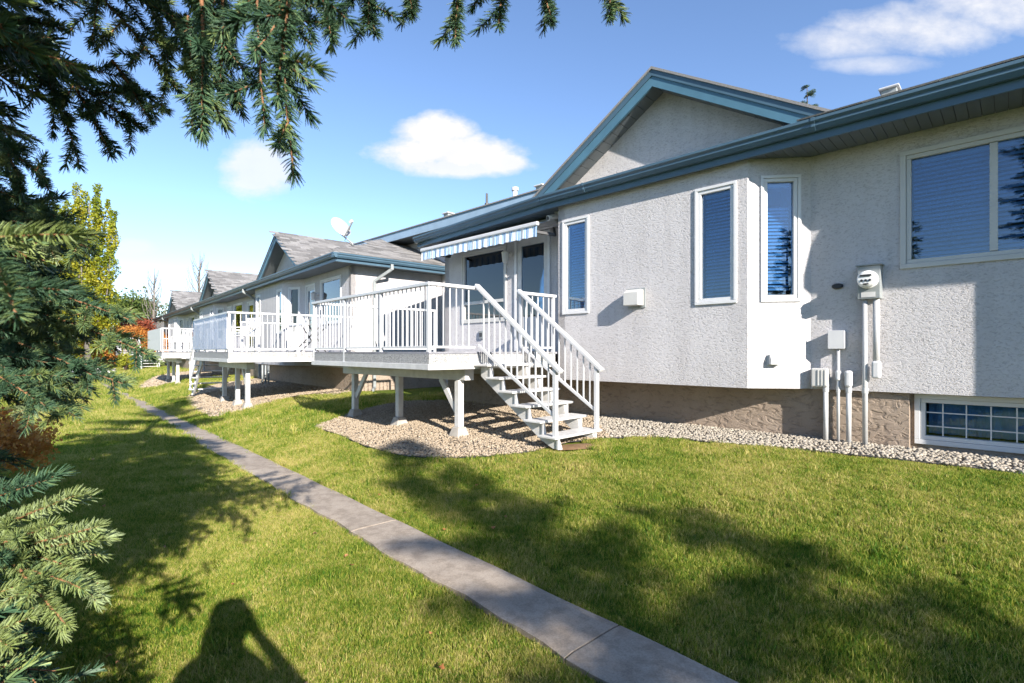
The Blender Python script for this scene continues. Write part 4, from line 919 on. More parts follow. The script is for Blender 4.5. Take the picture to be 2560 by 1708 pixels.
t = fx('junction_box', 'square white junction box above the three pipes', 'junction box', -1.43, 6.87, 1.74)
M().box(-1.51, -1.36, 6.775, 6.88, 1.64, 1.84).build('box', 'white_metal', t, bev=.008); M().box(-1.518, -1.352, 6.765, 6.774, 1.635, 1.845).build('lid', 'white_metal', t, bev=.003)
for z in (1.68, 1.80): M().box(-1.525, -1.511, 6.79, 6.82, z - .012, z + .012).build('hinge', 'dark_metal', t)
t = conduit(-1.42, 1.64, .017, 'thin white conduit dropping from the junction box'); M().box(-1.445, -1.395, 6.765, 6.84, 1.27, 1.39).build('elbow_cover', 'white_metal', t, bev=.02)
t = conduit(-1.318, 1.24, .026, 'white conduit with a rounded access fitting on top'); M().box(-1.355, -1.282, 6.755, 6.85, 1.20, 1.39).build('access_fitting', 'white_metal', t, bev=.025)
t = fx('cable_box', 'ribbed off-white cable box on the wall corner', 'cable box', -1.60, 6.87, 1.30)
M().box(-1.69, -1.515, 6.76, 6.88, 1.19, 1.41).build('box', 'cream_trim', t, bev=.015)
for k in range(3): M().box(-1.62 + .035 * k, -1.605 + .035 * k, 6.752, 6.7595, 1.21, 1.39).build('rib', 'cream_trim', t, bev=.002)
conduit(-1.545, 1.19, .026, 'off-white conduit running from the cable box into the gravel')
# roof vents
def roofvent(fr, a, b, z, kind, label, k=1.0):
    t = thing('roof_vent', label, 'roof vent', fr, a, b, z)
    if kind == 'pipe': M().tube([(a, b, z - .1), (a, b, z + .05), (a, b, z + .06), (a, b, z + .33)], [.07, .06, .035, .03], 10).build('pipe', 'dark_metal', t)
    if kind == 'cap':
        M().tube([(a, b, z - .1), (a, b, z + .16)], .065, 12).build('pipe', 'white_metal', t); M().tube([(a, b, z + .17), (a, b, z + .25)], .095, 12).build('cap', 'white_metal', t)
    if kind == 'box':
        M().box(a - .11, a + .11, b - .11, b + .11, z - .1, z + .05).build('base', 'grey_metal', t, bev=.01); M().box(a - .15, a + .15, b - .16, b + .13, z + .052, z + .09).build('cap', 'white_metal', t, bev=.02)
roofvent(H, -10.55, 9.8, 5.72, 'pipe', 'thin dark plumbing pipe standing on the upper roof')
roofvent(H, -9.55, 9.9, 5.76, 'cap', 'white capped flue on the upper roof')
roofvent(H, -8.6, 9.9, 5.76, 'box', 'low boxy vent on the upper roof next to the white flue')
roofvent(H, -12.0, 9.6, 5.64, 'box', 'small dark-sided vent low on the upper roof')
roofvent(H, -1.52, 11.0, 6.10, 'box', 'boxy white vent near the ridge beside the big gable')
# satellite dish
def dish():
    c = Vector((-4.72, 14.15, 5.06)); t = thing('satellite_dish', 'white oval satellite dish on the neighbouring roof corner', 'satellite dish', W, -4.45, 14.2, 4.45)
    ax = Vector((.80, -.42, .42)).normalized(); e1 = ax.cross(Vector((0, 0, 1))).normalized(); e2 = e1.cross(ax); m = M(); vs = []; n = 28
    for sd in (0, .012):
        vs += [c - ax * (.11 + sd)]
        for r in (.33, .66, 1.0):
            for k in range(n): t_ = 2 * math.pi * k / n; vs.append(c - ax * (.11 * (1 - r * r) + sd) + e1 * (.34 * r * math.cos(t_)) + e2 * (.29 * r * math.sin(t_)))
    o = 1 + 3 * n; fs = []
    for b0, fl in ((0, 1), (o, -1)):
        f2 = [(b0, b0 + 1 + k, b0 + 1 + (k + 1) % n) for k in range(n)]
        for r in range(2): f2 += [(b0 + 1 + r * n + k, b0 + 1 + (r + 1) * n + k, b0 + 1 + (r + 1) * n + (k + 1) % n, b0 + 1 + r * n + (k + 1) % n) for k in range(n)]
        fs += f2
    fs += [(1 + 2 * n + k, 1 + 2 * n + (k + 1) % n, o + 1 + 2 * n + (k + 1) % n, o + 1 + 2 * n + k) for k in range(n)]
    m.add(vs, fs).build('reflector', 'pipe_grey', t, smooth=True)
    base = Vector((-4.42, 14.25, 4.46)); back = c - ax * .13 - e2 * .12; f = c + ax * .42 - e2 * .10
    M().tube([base, base + Vector((-.02, 0, .16)), back], .022, 10).build('mast', 'grey_metal', t, smooth=True)
    M().bar(c - ax * .02 - e2 * .30, f, .03, .03).build('feed_arm', 'grey_metal', t); M().bar(back, c - ax * .02 - e2 * .30, .03, .03).build('bracket', 'grey_metal', t)
    M().tube([f - ax * .09 + e2 * .03, f + e2 * .04], .04, 12).build('receiver', 'white_metal', t); M().box(base.x - .1, base.x + .1, base.y - .1, base.y + .1, base.z - .06, base.z - .02).build('foot_plate', 'grey_metal', t)
    M().tube([f, c - e2 * .42 - ax * .05, base + Vector((.02, -.05, .08)), (-4.1, 13.9, 4.28), (-4.0, 13.3, 4.15)], .008, 6).build('cable', 'dark_rubber', t, smooth=True)
dish()
# neighbour's service pipes below the middle deck
for k, s_ in enumerate((18.6, 18.95, 19.3)):
    t = thing('service_pipe', 'grey service pipe on the foundation behind the middle deck', 'pipe', N_, -s_, 5.3, .5, 'service pipes behind the middle deck')
    M().tube([(-s_, 5.25, .46), (-s_, 5.25, 1.14)], .03, 10).build('pipe', 'grey_metal', t, smooth=True)

# ------------------------------------------------------------------ conifers
def twig_mesh(name, twigs, per_m, nl, nw, prism=True, seed=0, up=.25, rt=.0016):
    """twigs: list of (points (k,3), radius at base, tint); returns a mesh of woody twigs and their needles"""
    r = np.random.default_rng(seed); V = []; F = []; T = []; FM = []; n = 0
    for (pts, rad, tn) in twigs:
        pts = np.asarray(pts, float); seg = np.linalg.norm(np.diff(pts, axis=0), axis=1); cum = np.concatenate([[0], np.cumsum(seg)]); L = cum[-1]
        tan = np.gradient(pts, axis=0); tan /= np.linalg.norm(tan, axis=1)[:, None] + 1e-9
        k = 5; ref = np.array([0.13, .21, 1.0]); e1 = np.cross(tan, ref); e1 /= np.linalg.norm(e1, axis=1)[:, None] + 1e-9; e2 = np.cross(e1, tan)
        rr = np.linspace(rad, max(.0012, rad * .35), len(pts)); ang = 2 * np.pi * np.arange(k) / k
        rg = pts[:, None] + rr[:, None, None] * (e1[:, None] * np.cos(ang)[None, :, None] + e2[:, None] * np.sin(ang)[None, :, None])
        m = len(pts); V.append(rg.reshape(-1, 3)); i = (np.arange(m - 1)[:, None] * k + np.arange(k)[None]).ravel(); j = (np.arange(m - 1)[:, None] * k + (np.arange(k)[None] + 1) % k).ravel()
        F.append(np.stack([i, j, j + k, i + k], 1) + n); FM.append(np.ones(len(i), int)); T.append(np.full(m * k, .5)); n += m * k
        c = int(L * per_m)
        if c < 1 or tn is None: continue
        s = np.sort(r.uniform(0, L, c)); P = np.stack([np.interp(s, cum, pts[:, q]) for q in range(3)], 1); tg = np.stack([np.interp(s, cum, tan[:, q]) for q in range(3)], 1); tg /= np.linalg.norm(tg, axis=1)[:, None]
        a = r.uniform(0, 2 * np.pi, c); b1 = np.cross(tg, ref); b1 /= np.linalg.norm(b1, axis=1)[:, None] + 1e-9; b2 = np.cross(b1, tg)
        rad_d = b1 * np.cos(a)[:, None] + b2 * np.sin(a)[:, None]; rad_d[:, 2] += up; rad_d /= np.linalg.norm(rad_d, axis=1)[:, None]
        al = r.normal(1.02, .13, c); al = np.where(s > L - .02, al * (.30 + .7 * (L - s) / .02), al)
        dr = tg * np.cos(al)[:, None] + rad_d * np.sin(al)[:, None]
        ln = nl * r.uniform(.75, 1.15, c) * np.clip(.55 + s / .04, .55, 1); tip = P + dr * ln[:, None] + tg * (ln * .12)[:, None]; mid = P + dr * (ln * .55)[:, None]
        sd = np.cross(dr, tg); sd /= np.linalg.norm(sd, axis=1)[:, None] + 1e-9; s2 = np.cross(dr, sd)
        tt = np.clip(tn + r.normal(0, .12, c), 0, 1)
        if prism:
            rows = []
            for cen, w in ((P, nw), (mid, nw * .95), (tip, nw * .35)):
                for q in range(3):
                    t = 2 * np.pi * q / 3; rows.append(cen + (sd * math.cos(t) + s2 * math.sin(t)) * (w * .5))
            X = np.stack(rows, 1); V.append(X.reshape(-1, 3)); b0 = (np.arange(c) * 9)[:, None] + n
            fs = [np.stack([b0[:, 0] + lv * 3 + q, b0[:, 0] + lv * 3 + (q + 1) % 3, b0[:, 0] + (lv + 1) * 3 + (q + 1) % 3, b0[:, 0] + (lv + 1) * 3 + q], 1) for lv in (0, 1) for q in range(3)]
            F.append(np.concatenate(fs)); FM.append(np.zeros(c * 6, int)); T.append(np.repeat(tt, 9)); n += 9 * c
        else:
            X = np.stack([P - sd * nw * .5, P + sd * nw * .5, tip + sd * nw * .2, tip - sd * nw * .2], 1); V.append(X.reshape(-1, 3)); b0 = np.arange(c) * 4 + n
            F.append(np.stack([b0, b0 + 1, b0 + 2, b0 + 3], 1)); FM.append(np.zeros(c, int)); T.append(np.repeat(tt, 4)); n += 4 * c
    return fast_mesh(name, np.concatenate(V), np.concatenate(F), None, tint=np.concatenate(T), mats=['needle', 'twig'], fmat=np.concatenate(FM))
def curve(p, d, L, droop, r, k=9, wob=.03):
    """points from p along d, bending down by droop at the end"""
    p = np.asarray(p, float); d = np.asarray(d, float); d /= np.linalg.norm(d); t = np.linspace(0, 1, k)
    w = np.cumsum(r.normal(0, wob * L / k, (k, 3)), axis=0); w[0] = 0
    return p + t[:, None] * d * L + w - np.array([0, 0, 1.0]) * (droop * L * t ** 2)[:, None]
def frond(L, nside, seed, sidelen=.45, sub=3, droop=.12, tint=.45, bare=0.0, flat=1.0, ang=48):
    """branch skeleton of length L along +x with side twigs both ways and sub-twigs"""
    r = np.random.default_rng(seed); main = curve((0, 0, 0), (1, 0, 0), L, droop, r, 14); tw = []
    nb = int(bare * 14)
    if nb > 1: tw.append((main[:nb + 1], .004 + .010 * L, None)); tw.append((main[nb:], .003 + .006 * L, tint))
    else: tw.append((main, .0022 + .006 * L, tint))
    for i in range(nside):
        t = bare * .8 + (1 - bare * .8) * (i + .6) / (nside + .7); sg = -1 if i % 2 else 1; idx = t * 13; j = min(12, int(idx)); p = main[j] + (main[j + 1] - main[j]) * (idx - j)
        a = R(ang + r.normal(0, 9)); l = sidelen * L * (1.06 - t) ** .75 * r.uniform(.75, 1.2) + .035; tz = r.normal(0, .22) * flat
        d = np.array([math.cos(a), sg * math.sin(a), tz]); s = curve(p, d, l, droop * 1.6, r, 8); tn = np.clip(tint + r.normal(0, .18), 0, 1); tw.append((s, .0018 + .004 * l, tn))
        ns = int(sub * l / .18)
        for q in range(ns):
            t2 = (q + .8) / (ns + .8); k2 = t2 * 7; j2 = min(6, int(k2)); p2 = s[j2] + (s[j2 + 1] - s[j2]) * (k2 - j2); dd = s[j2 + 1] - s[j2]; dd /= np.linalg.norm(dd); sd = np.cross(dd, (0, 0, 1)); s2 = -1 if q % 2 else 1
            d2 = dd * .72 + sd * s2 * .7 + np.array([0, 0, r.normal(-.05, .25)]); l2 = .42 * l * (1.1 - t2) * r.uniform(.7, 1.3) + .025; tw.append((curve(p2, d2, l2, droop * 1.5, r, 6), .0016, np.clip(tn + r.normal(.1, .15), 0, 1)))
    return tw
SPR = {'shoot': [twig_mesh('shoot', frond(.34, 3, 20 + i, .30, 0, .05, .30), 1250, .027, .0029, True, i) for i in range(3)],
       'spray': [twig_mesh('spray', frond(.46, 8, 30 + i, .42, 2, .10, .35), 1100, .025, .0028, True, i) for i in range(3)],
       'shoot2': [twig_mesh('shoot', frond(.34, 3, 40 + i, .30, 0, .0, .85), 1350, .024, .0028, True, i, up=.45) for i in range(3)],
       'spray2': [twig_mesh('spray', frond(.42, 7, 50 + i, .45, 2, .10, .62), 1150, .023, .0028, True, i, up=.35) for i in range(3)],
       'limb2': [twig_mesh('branch', frond(.60, 12, 60 + i, .34, 2, .10, .40), 950, .026, .0032, True, i) for i in range(2)]}
LIMB = [twig_mesh('branch', frond(1.5, 30, 70 + i, .40, 4, .11, .33, bare=.15), 480, .028, .0054, False, i) for i in range(4)]
LEN = {'shoot': .34, 'spray': .46, 'shoot2': .34, 'spray2': .42, 'limb2': .60}
def aim(o, p, q, L, roll=0.0, keep=None):
    p = Vector(p); q = Vector(q); d = q - p; s = d.length / L; x = d.normalized(); y = Vector((0, 0, 1)).cross(x)
    if y.length < .05: y = Vector((0, 1, 0)).cross(x)
    y.normalize(); z = x.cross(y); B = Matrix((x, y, z)).transposed() @ Matrix.Rotation(roll, 3, 'X'); o.location = p; o.rotation_euler = B.to_euler(); k = keep or s; o.scale = (s, k, k)
def limb_tube(m, p, q, sag, r0, r1, seed, k=12):
    rr = random.Random(seed); p = Vector(p); q = Vector(q); pts = []
    for i in range(k + 1):
        t = i / k; c = p.lerp(q, t); c.z -= sag * math.sin(math.pi * t); c += Vector((rr.uniform(-1, 1), rr.uniform(-1, 1), rr.uniform(-1, 1))) * .015 * (0 < i < k); pts.append(c)
    m.tube(pts, [r0 + (r1 - r0) * i / k for i in range(k + 1)], 8); return pts
def spruce(label, x, y, hgt, rad, nb, seed, zlow=.4, ok=None, group=None, name='spruce_tree', gap=None, roundtop=.75, parent=None):
    rr = random.Random(seed); zb = g1(x, y); t = parent or thing(name, label, 'tree', W, x, y, zb, group); ORIG[t.name] = (x, y, zb)
    if parent is None: M().tube([(x, y, zb - .1), (x, y, zb + .3), (x + .03, y, zb + hgt * .5), (x, y, zb + hgt)], [.15 * hgt / 7 + .03, .11 * hgt / 7 + .02, .07 * hgt / 7 + .01, .012], 12).build('trunk', 'bark', t, smooth=True)
    made = 0; tries = 0; ga = 2.399
    while made < nb and tries < nb * 12:
        tries += 1; f = (tries % nb + rr.random()) / nb; z = zb + zlow + (hgt - zlow) * f ** 1.25; az = tries * ga + rr.uniform(-.4, .4)
        if gap and gap(z - zb, az): continue
        L = rad * (1 - (z - zb - zlow) / (hgt - zlow + .15)) ** roundtop * rr.uniform(.75, 1.12) + .18; el = R(-12 + 42 * f + rr.uniform(-8, 8))
        d = Vector((math.cos(az) * math.cos(el), math.sin(az) * math.cos(el), math.sin(el))); p = Vector((x, y, z)); q = p + d * L
        if ok:
            good = False
            for cut in range(7):
                sd = Vector((-d.y, d.x, 0)) * .3 * L; q = p + d * L
                good = all(ok(p.lerp(q, s_) + sd * w_ - Vector((0, 0, .12 * L * s_))) for s_ in (.45, .7, .9, 1.06) for w_ in (-.8 * (1.1 - s_), 0, .8 * (1.1 - s_)))
                if good or L < .5: break
                L *= .87
            if not good: continue
        o = bpy.data.objects.new('branch', LIMB[rr.randrange(4)]); COL.objects.link(o); aim(o, p - Vector((x, y, zb)), q - Vector((x, y, zb)), 1.5, rr.uniform(-.3, .3), keep=max(.55, L / 1.5)); o.parent = t; made += 1
    return t
LX = [(-400, 420), (0, 300), (200, 215), (330, 125), (420, 105), (520, 130), (620, 190), (700, 250), (790, 300), (880, 255), (960, 190), (1005, 90), (1050, -120), (1300, -140), (1900, -140)]
def keep_clear(v):
    """true where a bough may be without hanging into the open view over the lawn"""
    if v.y < .12: return abs(v.x) > .7 or v.z > 2.6 or v.x < -.7
    px = 1280 + 1280 * v.x / v.y; py = 880 - 1280 * (v.z - 1.6) / v.y
    if py < -60 or px < -40 and px < 0: return True
    if px > 2750: return v.y < 4
    return px < np.interp(py, [a for a, b in LX], [b for a, b in LX])
TA = (-2.55, 1.35)
def near_spruce():
    t = spruce('large blue-green spruce beside the path with boughs hanging over the lawn', *TA, 7.5, 2.15, 190, 5, zlow=.35, ok=keep_clear, gap=lambda z, az: z > 2.9 and math.sin(az * 37.7 + z * 91) > -.25); zb = g1(*TA); o0 = Vector((*TA, zb))
    rr = random.Random(3); groups = {}
    sprays = [
        ((-0.255, 0.6, 2.069), (-0.267, 0.58, 1.892), 'shoot'),
        ((-0.363, 0.8, 2.175), (-0.375, 0.86, 1.896), 'shoot'),
        ((-0.39, 0.78, 2.185), (-0.388, 0.8, 1.944), 'shoot'),
        ((-0.488, 0.8, 2.188), (-0.466, 0.8, 1.934), 'shoot'),
        ((-0.478, 0.85, 2.211), (-0.506, 0.9, 2.008), 'shoot'),
        ((-0.601, 0.95, 2.223), (-0.579, 0.95, 2.008), 'shoot'),
        ((-0.332, 0.85, 2.244), (-0.286, 0.85, 2.118), 'shoot'),
        ((-0.297, 0.95, 2.335), (-0.241, 0.95, 2.19), 'shoot'),
        ((-0.2, 0.95, 2.342), (-0.174, 0.95, 2.22), 'shoot'),
        ((-0.097, 0.92, 2.326), (-0.097, 0.92, 2.148), 'shoot'),
        ((-0.022, 0.95, 2.342), (-0.013, 0.95, 2.201), 'shoot'),
        ((0.038, 0.98, 2.358), (0.088, 0.98, 2.232), 'shoot'),
        ((0.188, 1.0, 2.397), (0.207, 1.0, 2.252), 'shoot'),
        ((-0.239, 0.9, 2.317), (-0.264, 0.9, 2.177), 'shoot'),
        ((-0.965, 1.3, 2.555), (-0.65, 1.3, 2.245), 'spray'),
        ((-1.012, 1.2, 2.481), (-0.778, 1.2, 2.237), 'spray'),
        ((-0.773, 1.15, 2.462), (-0.567, 1.1, 2.245), 'spray'),
        ((-0.653, 1.1, 2.425), (-0.406, 1.0, 2.241), 'spray'),
        ((-1.191, 1.25, 2.313), (-0.903, 1.25, 2.176), 'spray'),
        ((-1.133, 1.25, 2.274), (-1.04, 1.25, 2.054), 'shoot'),
        ((-1.064, 1.25, 2.245), (-0.967, 1.25, 2.083), 'shoot'),
        ((-0.938, 1.2, 2.284), (-0.864, 1.25, 2.166), 'shoot'),
        ((-0.965, 1.3, 2.28), (-0.928, 1.25, 2.225), 'shoot'),
        ((-1.303, 1.2, 2.144), (-1.059, 1.2, 2.022), 'spray'),
        ((-1.396, 1.25, 2.039), (-1.089, 1.25, 1.952), 'spray'),
        ((-1.422, 1.3, 1.966), (-1.071, 1.3, 1.884), 'spray'),
        ((-0.544, 0.52, 1.73), (-0.482, 0.5, 1.641), 'shoot'),
        ((-1.455, 1.35, 1.811), (-1.002, 1.35, 1.732), 'limb2'),
        ((-1.466, 1.4, 1.753), (-0.979, 1.4, 1.633), 'limb2'),
        ((-1.422, 1.3, 1.681), (-1.056, 1.3, 1.58), 'spray'),
        ((-1.402, 1.3, 1.62), (-1.023, 1.35, 1.553), 'limb2'),
        ((-1.377, 1.25, 1.551), (-1.055, 1.25, 1.473), 'spray'),
        ((-1.238, 1.1, 1.823), (-1.024, 1.15, 1.762), 'spray'),
        ((-1.229, 1.1, 1.6), (-0.988, 1.1, 1.51), 'spray'),
        ((-1.121, 0.95, 1.266), (-0.833, 0.9, 1.382), 'shoot'),
        ((-0.984, 0.9, 1.263), (-0.692, 0.86, 1.375), 'shoot2'),
        ((-0.956, 0.88, 1.243), (-0.727, 0.85, 1.328), 'shoot2'),
        ((-0.921, 0.88, 1.243), (-0.651, 0.85, 1.321), 'shoot2'),
        ((-0.956, 0.9, 1.241), (-0.662, 0.86, 1.288), 'shoot2'),
        ((-0.963, 0.88, 1.256), (-0.653, 0.84, 1.246), 'spray2'),
        ((-0.847, 0.86, 1.257), (-0.678, 0.8, 1.153), 'shoot2'),
        ((-0.95, 0.85, 1.188), (-0.763, 0.8, 1.125), 'shoot2'),
    ]
    for i, (p, q, kd) in enumerate(sprays):
        o = bpy.data.objects.new('branch' if kd == 'limb2' else 'twig_spray', SPR[kd][i % len(SPR[kd])]); COL.objects.link(o); o.parent = t
        if kd[-1] == '2' and kd != 'limb2': q = Vector(p).lerp(Vector(q), .86)
        d = (Vector(q) - Vector(p)).length / LEN[kd]; aim(o, Vector(p) - o0, Vector(q) - o0, LEN[kd], rr.uniform(-.5, .5) + (0 if 'limb' in kd else rr.choice((0, .5, -.5))), keep=min(1.25, max(.8, d)))
    # boughs that carry the hanging twigs: from the trunk over the top of the view, and low down on the near side
    for (q, z0, sag, r0, seed) in (((.28, .98, 2.50), 2.95, .03, .022, 1), ((-.36, .66, 2.26), 2.8, .0, .018, 2), ((-.62, .88, 2.36), 2.8, .0, .016, 3), ((-.75, 1.2, 2.56), 2.75, .0, .014, 4), ((-1.2, 1.15, 1.95), 2.0, .02, .010, 5),
                            ((-1.02, .88, 1.25), 1.15, .03, .02, 6), ((-1.25, 1.3, 1.68), 1.6, .02, .02, 7), ((-1.3, 1.3, 1.55), 1.4, .02, .02, 8), ((-.95, .52, 1.80), 1.75, .02, .016, 9), ((-1.3, 1.2, 1.85), 1.9, .02, .018, 10)):
        m = M(); pts = limb_tube(m, (TA[0], TA[1], z0), q, sag, r0, .006, seed); m.build('bough', 'bark', t, smooth=True)
        if seed in (1, 2, 3):                                    # side boughs lying above the top edge of the view
            for j in range(4, 12):
                for sg in (-1, 1):
                    p = pts[j]; d = Vector((.35 * 1, sg * .55 - .25, .10 + .1 * rr.random())).normalized(); qq = p + d * rr.uniform(.35, .7)
                    if qq.y > .05 and (qq.z - 1.6) / max(qq.y, .05) < .80: continue
                    if qq.y > .05 and (p.z - 1.6) / max(p.y, .05) < .72: continue
                    o = bpy.data.objects.new('branch', SPR['limb2'][rr.randrange(2)]); COL.objects.link(o); o.parent = t; aim(o, p - o0, qq - o0, .60, rr.uniform(-.6, .6))
    # denser outer sprays on the side towards the lawn
    made = 0
    for i in range(900):
        if made >= 92: break
        az = R(rr.uniform(-75, 60)); z = rr.uniform(1.5, 3.35); d = Vector((math.cos(az), math.sin(az), rr.uniform(-.35, .15))).normalized()
        p = Vector((TA[0], TA[1], z)) + Vector((d.x, d.y, 0)) * rr.uniform(.55, 1.35); q = p + d * rr.uniform(.4, .65)
        if q.y < .75 or not all(keep_clear(p.lerp(q, f) + Vector((0, 0, dz))) for f in (.3, .7, 1.05) for dz in (-.1, .08)): continue
        o = bpy.data.objects.new('branch', SPR['limb2'][rr.randrange(2)]); COL.objects.link(o); o.parent = t; aim(o, p - o0, q - o0, .60, rr.uniform(-.7, .7)); made += 1
near_spruce()
# spruces standing behind the viewpoint: they dapple the lawn and show in the window panes
spruce('young spruce standing on the open lawn opposite the bay windows', 5.05, -5.24, 6.8, 2.3, 120, 8, zlow=.5, roundtop=.95, gap=lambda z, az: math.sin(az * 23.1 + z * 57) > .55)
spruce('slim young spruce a few steps from the wider young spruce', 7.0, -6.5, 5.8, 1.35, 60, 18, zlow=.6, roundtop=.8)
spruce('tall dense spruce across the lawn, reflected in the picture window', -3.5, -4.6, 10, 1.7, 110, 9, zlow=.6)
spruce('tall spruce behind the roof whose tip shows above the gable', 14.7, 25.5, 14.2, 2.6, 60, 12, zlow=3)

# ------------------------------------------------------------------ broadleaf trees and shrubs
def leaf_mesh(name, pts, size, mat, seed, tint=None, flat=.0, droop=.3):
    r = np.random.default_rng(seed); c = len(pts); P = np.asarray(pts, float); s = size * r.uniform(.6, 1.25, c)
    d = r.normal(0, 1, (c, 3)); d[:, 2] -= droop; d /= np.linalg.norm(d, axis=1)[:, None]; w = np.cross(d, r.normal(0, 1, (c, 3))); w /= np.linalg.norm(w, axis=1)[:, None] + 1e-9
    nn = np.cross(d, w)
    X = np.stack([P, P + d * (s * .5)[:, None] + w * (s * .38)[:, None] + nn * (s * .06)[:, None], P + d * s[:, None], P + d * (s * .5)[:, None] - w * (s * .38)[:, None] + nn * (s * .06)[:, None]], 1)
    b = np.arange(c) * 4; F = np.stack([b, b + 1, b + 2, b + 3], 1)
    tt = r.uniform(0, 1, c) if tint is None else np.clip(np.asarray(tint) + r.normal(0, .14, c), 0, 1)
    return fast_mesh(name, X.reshape(-1, 3), F, mat, tint=np.repeat(tt, 4))
def poplar(label, x, y, hgt, rad, seed, n=26000, top=.5):
    r = np.random.default_rng(seed); zb = g1(x, y); t = thing('poplar_tree', label, 'tree', W, x, y, zb); ORIG[t.name] = (0, 0, 0)
    M().tube([(0, 0, -.1), (0, 0, hgt * .4), (.1, 0, hgt * .9)], [.22, .15, .03], 10).build('trunk', 'bark_grey', t, smooth=True)
    P = []; T = []; nl = 13; lead = []
    for i in range(nl):
        a = i * 2.4; d = rad * (.25 + .75 * math.sqrt((i + .5) / nl)) * .8; h = hgt * (1.0 - .30 * (i / nl) * r.uniform(.5, 1.2)); lead.append((d * math.cos(a), d * math.sin(a), h, hgt * r.uniform(.05, .35)))
        if i % 2 == 0: M().tube([(0, 0, hgt * .15), (d * .7 * math.cos(a), d * .7 * math.sin(a), hgt * .4), (d * math.cos(a), d * math.sin(a), h)], [.08, .05, .01], 6).build('limb', 'bark_grey', t, smooth=True)
    for (lx, ly, lh, l0) in lead:
        k = n // nl; f = r.uniform(0, 1, k) ** .85; z = l0 + (lh - l0) * f; w = rad * .42 * np.clip(1.06 - f, .02, 1) ** .55 * (.75 + .35 * np.sin(z * 3.1 + lx * 7)); a = r.uniform(0, 6.283, k); d = w * np.sqrt(r.uniform(0.1, 1, k))
        P.append(np.stack([lx * (.55 + .45 * f) + d * np.cos(a), ly * (.55 + .45 * f) + d * np.sin(a), z], 1)); T.append(.35 + .45 * np.sin(z * 1.7 + lx * 3) * .5 + (1 - z / hgt) * .25)
    link('crown', leaf_mesh('crown', np.concatenate(P), .15, 'leaf_yellow', seed, np.concatenate(T)), t)
poplar('tall yellow columnar poplar rising behind the spruce', -29.0, 35.0, 13.1, 2.2, 3)
poplar('second yellow poplar half hidden by the spruce boughs', -32.6, 36.0, 11.9, 2.0, 4)
def shrub(name, label, x, y, rx, ry, hgt, mat, seed, n=6000, size=.06, stems=9, lift=.0, cat='shrub', clumps=14, trunk=None, group=None):
    r = np.random.default_rng(seed); zb = g1(x, y); t = thing(name, label, cat, W, x, y, zb, group); ORIG[t.name] = (0, 0, 0); P = []; T = []
    if trunk: M().tube([(0, 0, -.1), (.05, 0, lift), (0, .05, lift + hgt * .6)], [trunk, trunk * .7, trunk * .2], 10).build('trunk', 'bark_grey', t, smooth=True)
    for i in range(stems):
        a = i * 2.4; d = .6 * math.sqrt((i + .5) / stems); M().tube([(0, 0, lift * .8), (rx * d * .5 * math.cos(a), ry * d * .5 * math.sin(a), lift + hgt * .45), (rx * d * math.cos(a), ry * d * math.sin(a), lift + hgt * .85)], [.02 * hgt, .014 * hgt, .004], 6).build('limb' if trunk else 'stem', 'bark', t, smooth=True)
    for i in range(clumps):
        a = r.uniform(0, 6.283); e = math.asin(r.uniform(-.3, 1)); rad = r.uniform(.45, .82); c = np.array([rx * rad * math.cos(a) * math.cos(e), ry * rad * math.sin(a) * math.cos(e), lift + hgt * (.48 + .46 * rad * math.sin(e))])
        k = n // clumps; q = r.normal(0, 1, (k, 3)); q /= np.linalg.norm(q, axis=1)[:, None]; q *= (r.uniform(.2, 1, k) ** .5)[:, None] * np.array([rx * .42, ry * .42, hgt * .27]) * r.uniform(.7, 1.15); P.append(c + q); T.append(np.full(k, r.uniform(.1, .9)))
    P = np.concatenate(P); P[:, 2] = np.maximum(P[:, 2], .02); link('crown' if trunk else 'foliage', leaf_mesh('foliage', P, size, mat, seed, np.concatenate(T)), t); return t
shrub('barberry_shrub', 'orange autumn barberry bush at the lawn edge beside the spruce', -5.75, 5.55, .75, .8, .95, 'leaf_orange', 5, 9000, .045, 12, clumps=22)
for i, (x, y, rx, h) in enumerate([(-27.6, 37.0, 2.4, 3.2), (-30.6, 38.0, 2.2, 2.8), (-24.8, 38.5, 2.0, 2.6)]): shrub('hedge_shrub', ['wide glowing orange hedge shrub behind the small far deck', 'lower orange hedge shrub at the poplar foot', 'orange hedge shrub tucked against the row house end'][i], x, y, rx, 1.5, h, 'leaf_orange', 30 + i, 9000, .13, 8, clumps=26)
shrub('maple_tree', 'small red-leaved tree above the orange hedge', -29.9, 41, 1.5, 1.4, 2.3, 'leaf_red', 41, 6000, .15, 7, 1.5, 'tree', 22, trunk=.12)
shrub('leafy_shrub', 'yellow-green leafy shrub by the foot of the far stairs', -24.6, 32.6, .5, .5, 1.25, 'leaf_lime', 44, 2500, .10, 6)
shrub('garden_shrub', 'green and yellow shrub beside the small far deck', -30.2, 34.4, 1.2, 1.0, 2.0, 'leaf_lime', 46, 5000, .11, 7)
for i, (x, y, rx, h, lf) in enumerate([(-44, 58, 4.5, 6, 2), (-52, 60, 5, 7, 2), (-37, 62, 4, 5, 1.5), (-61, 55, 5, 7.5, 2), (-30, 66, 4, 4.2, 1.2), (-22, 70, 4, 3.6, 1.0)]):
    shrub('garden_tree', ['round green tree beyond the poplars', 'broad green tree at the end of the lawn', 'yellow-green tree beyond the hedge', 'tall green tree past the spruce', 'low leafy tree behind the row house roof end', 'low leafy tree farther behind the row house'][i], x, y, rx, rx, h, ['leaf_green', 'leaf_green', 'leaf_lime', 'leaf_green', 'leaf_lime', 'leaf_green'][i], 60 + i, 7000, .30, 6, lf, 'tree', 26, trunk=.2)
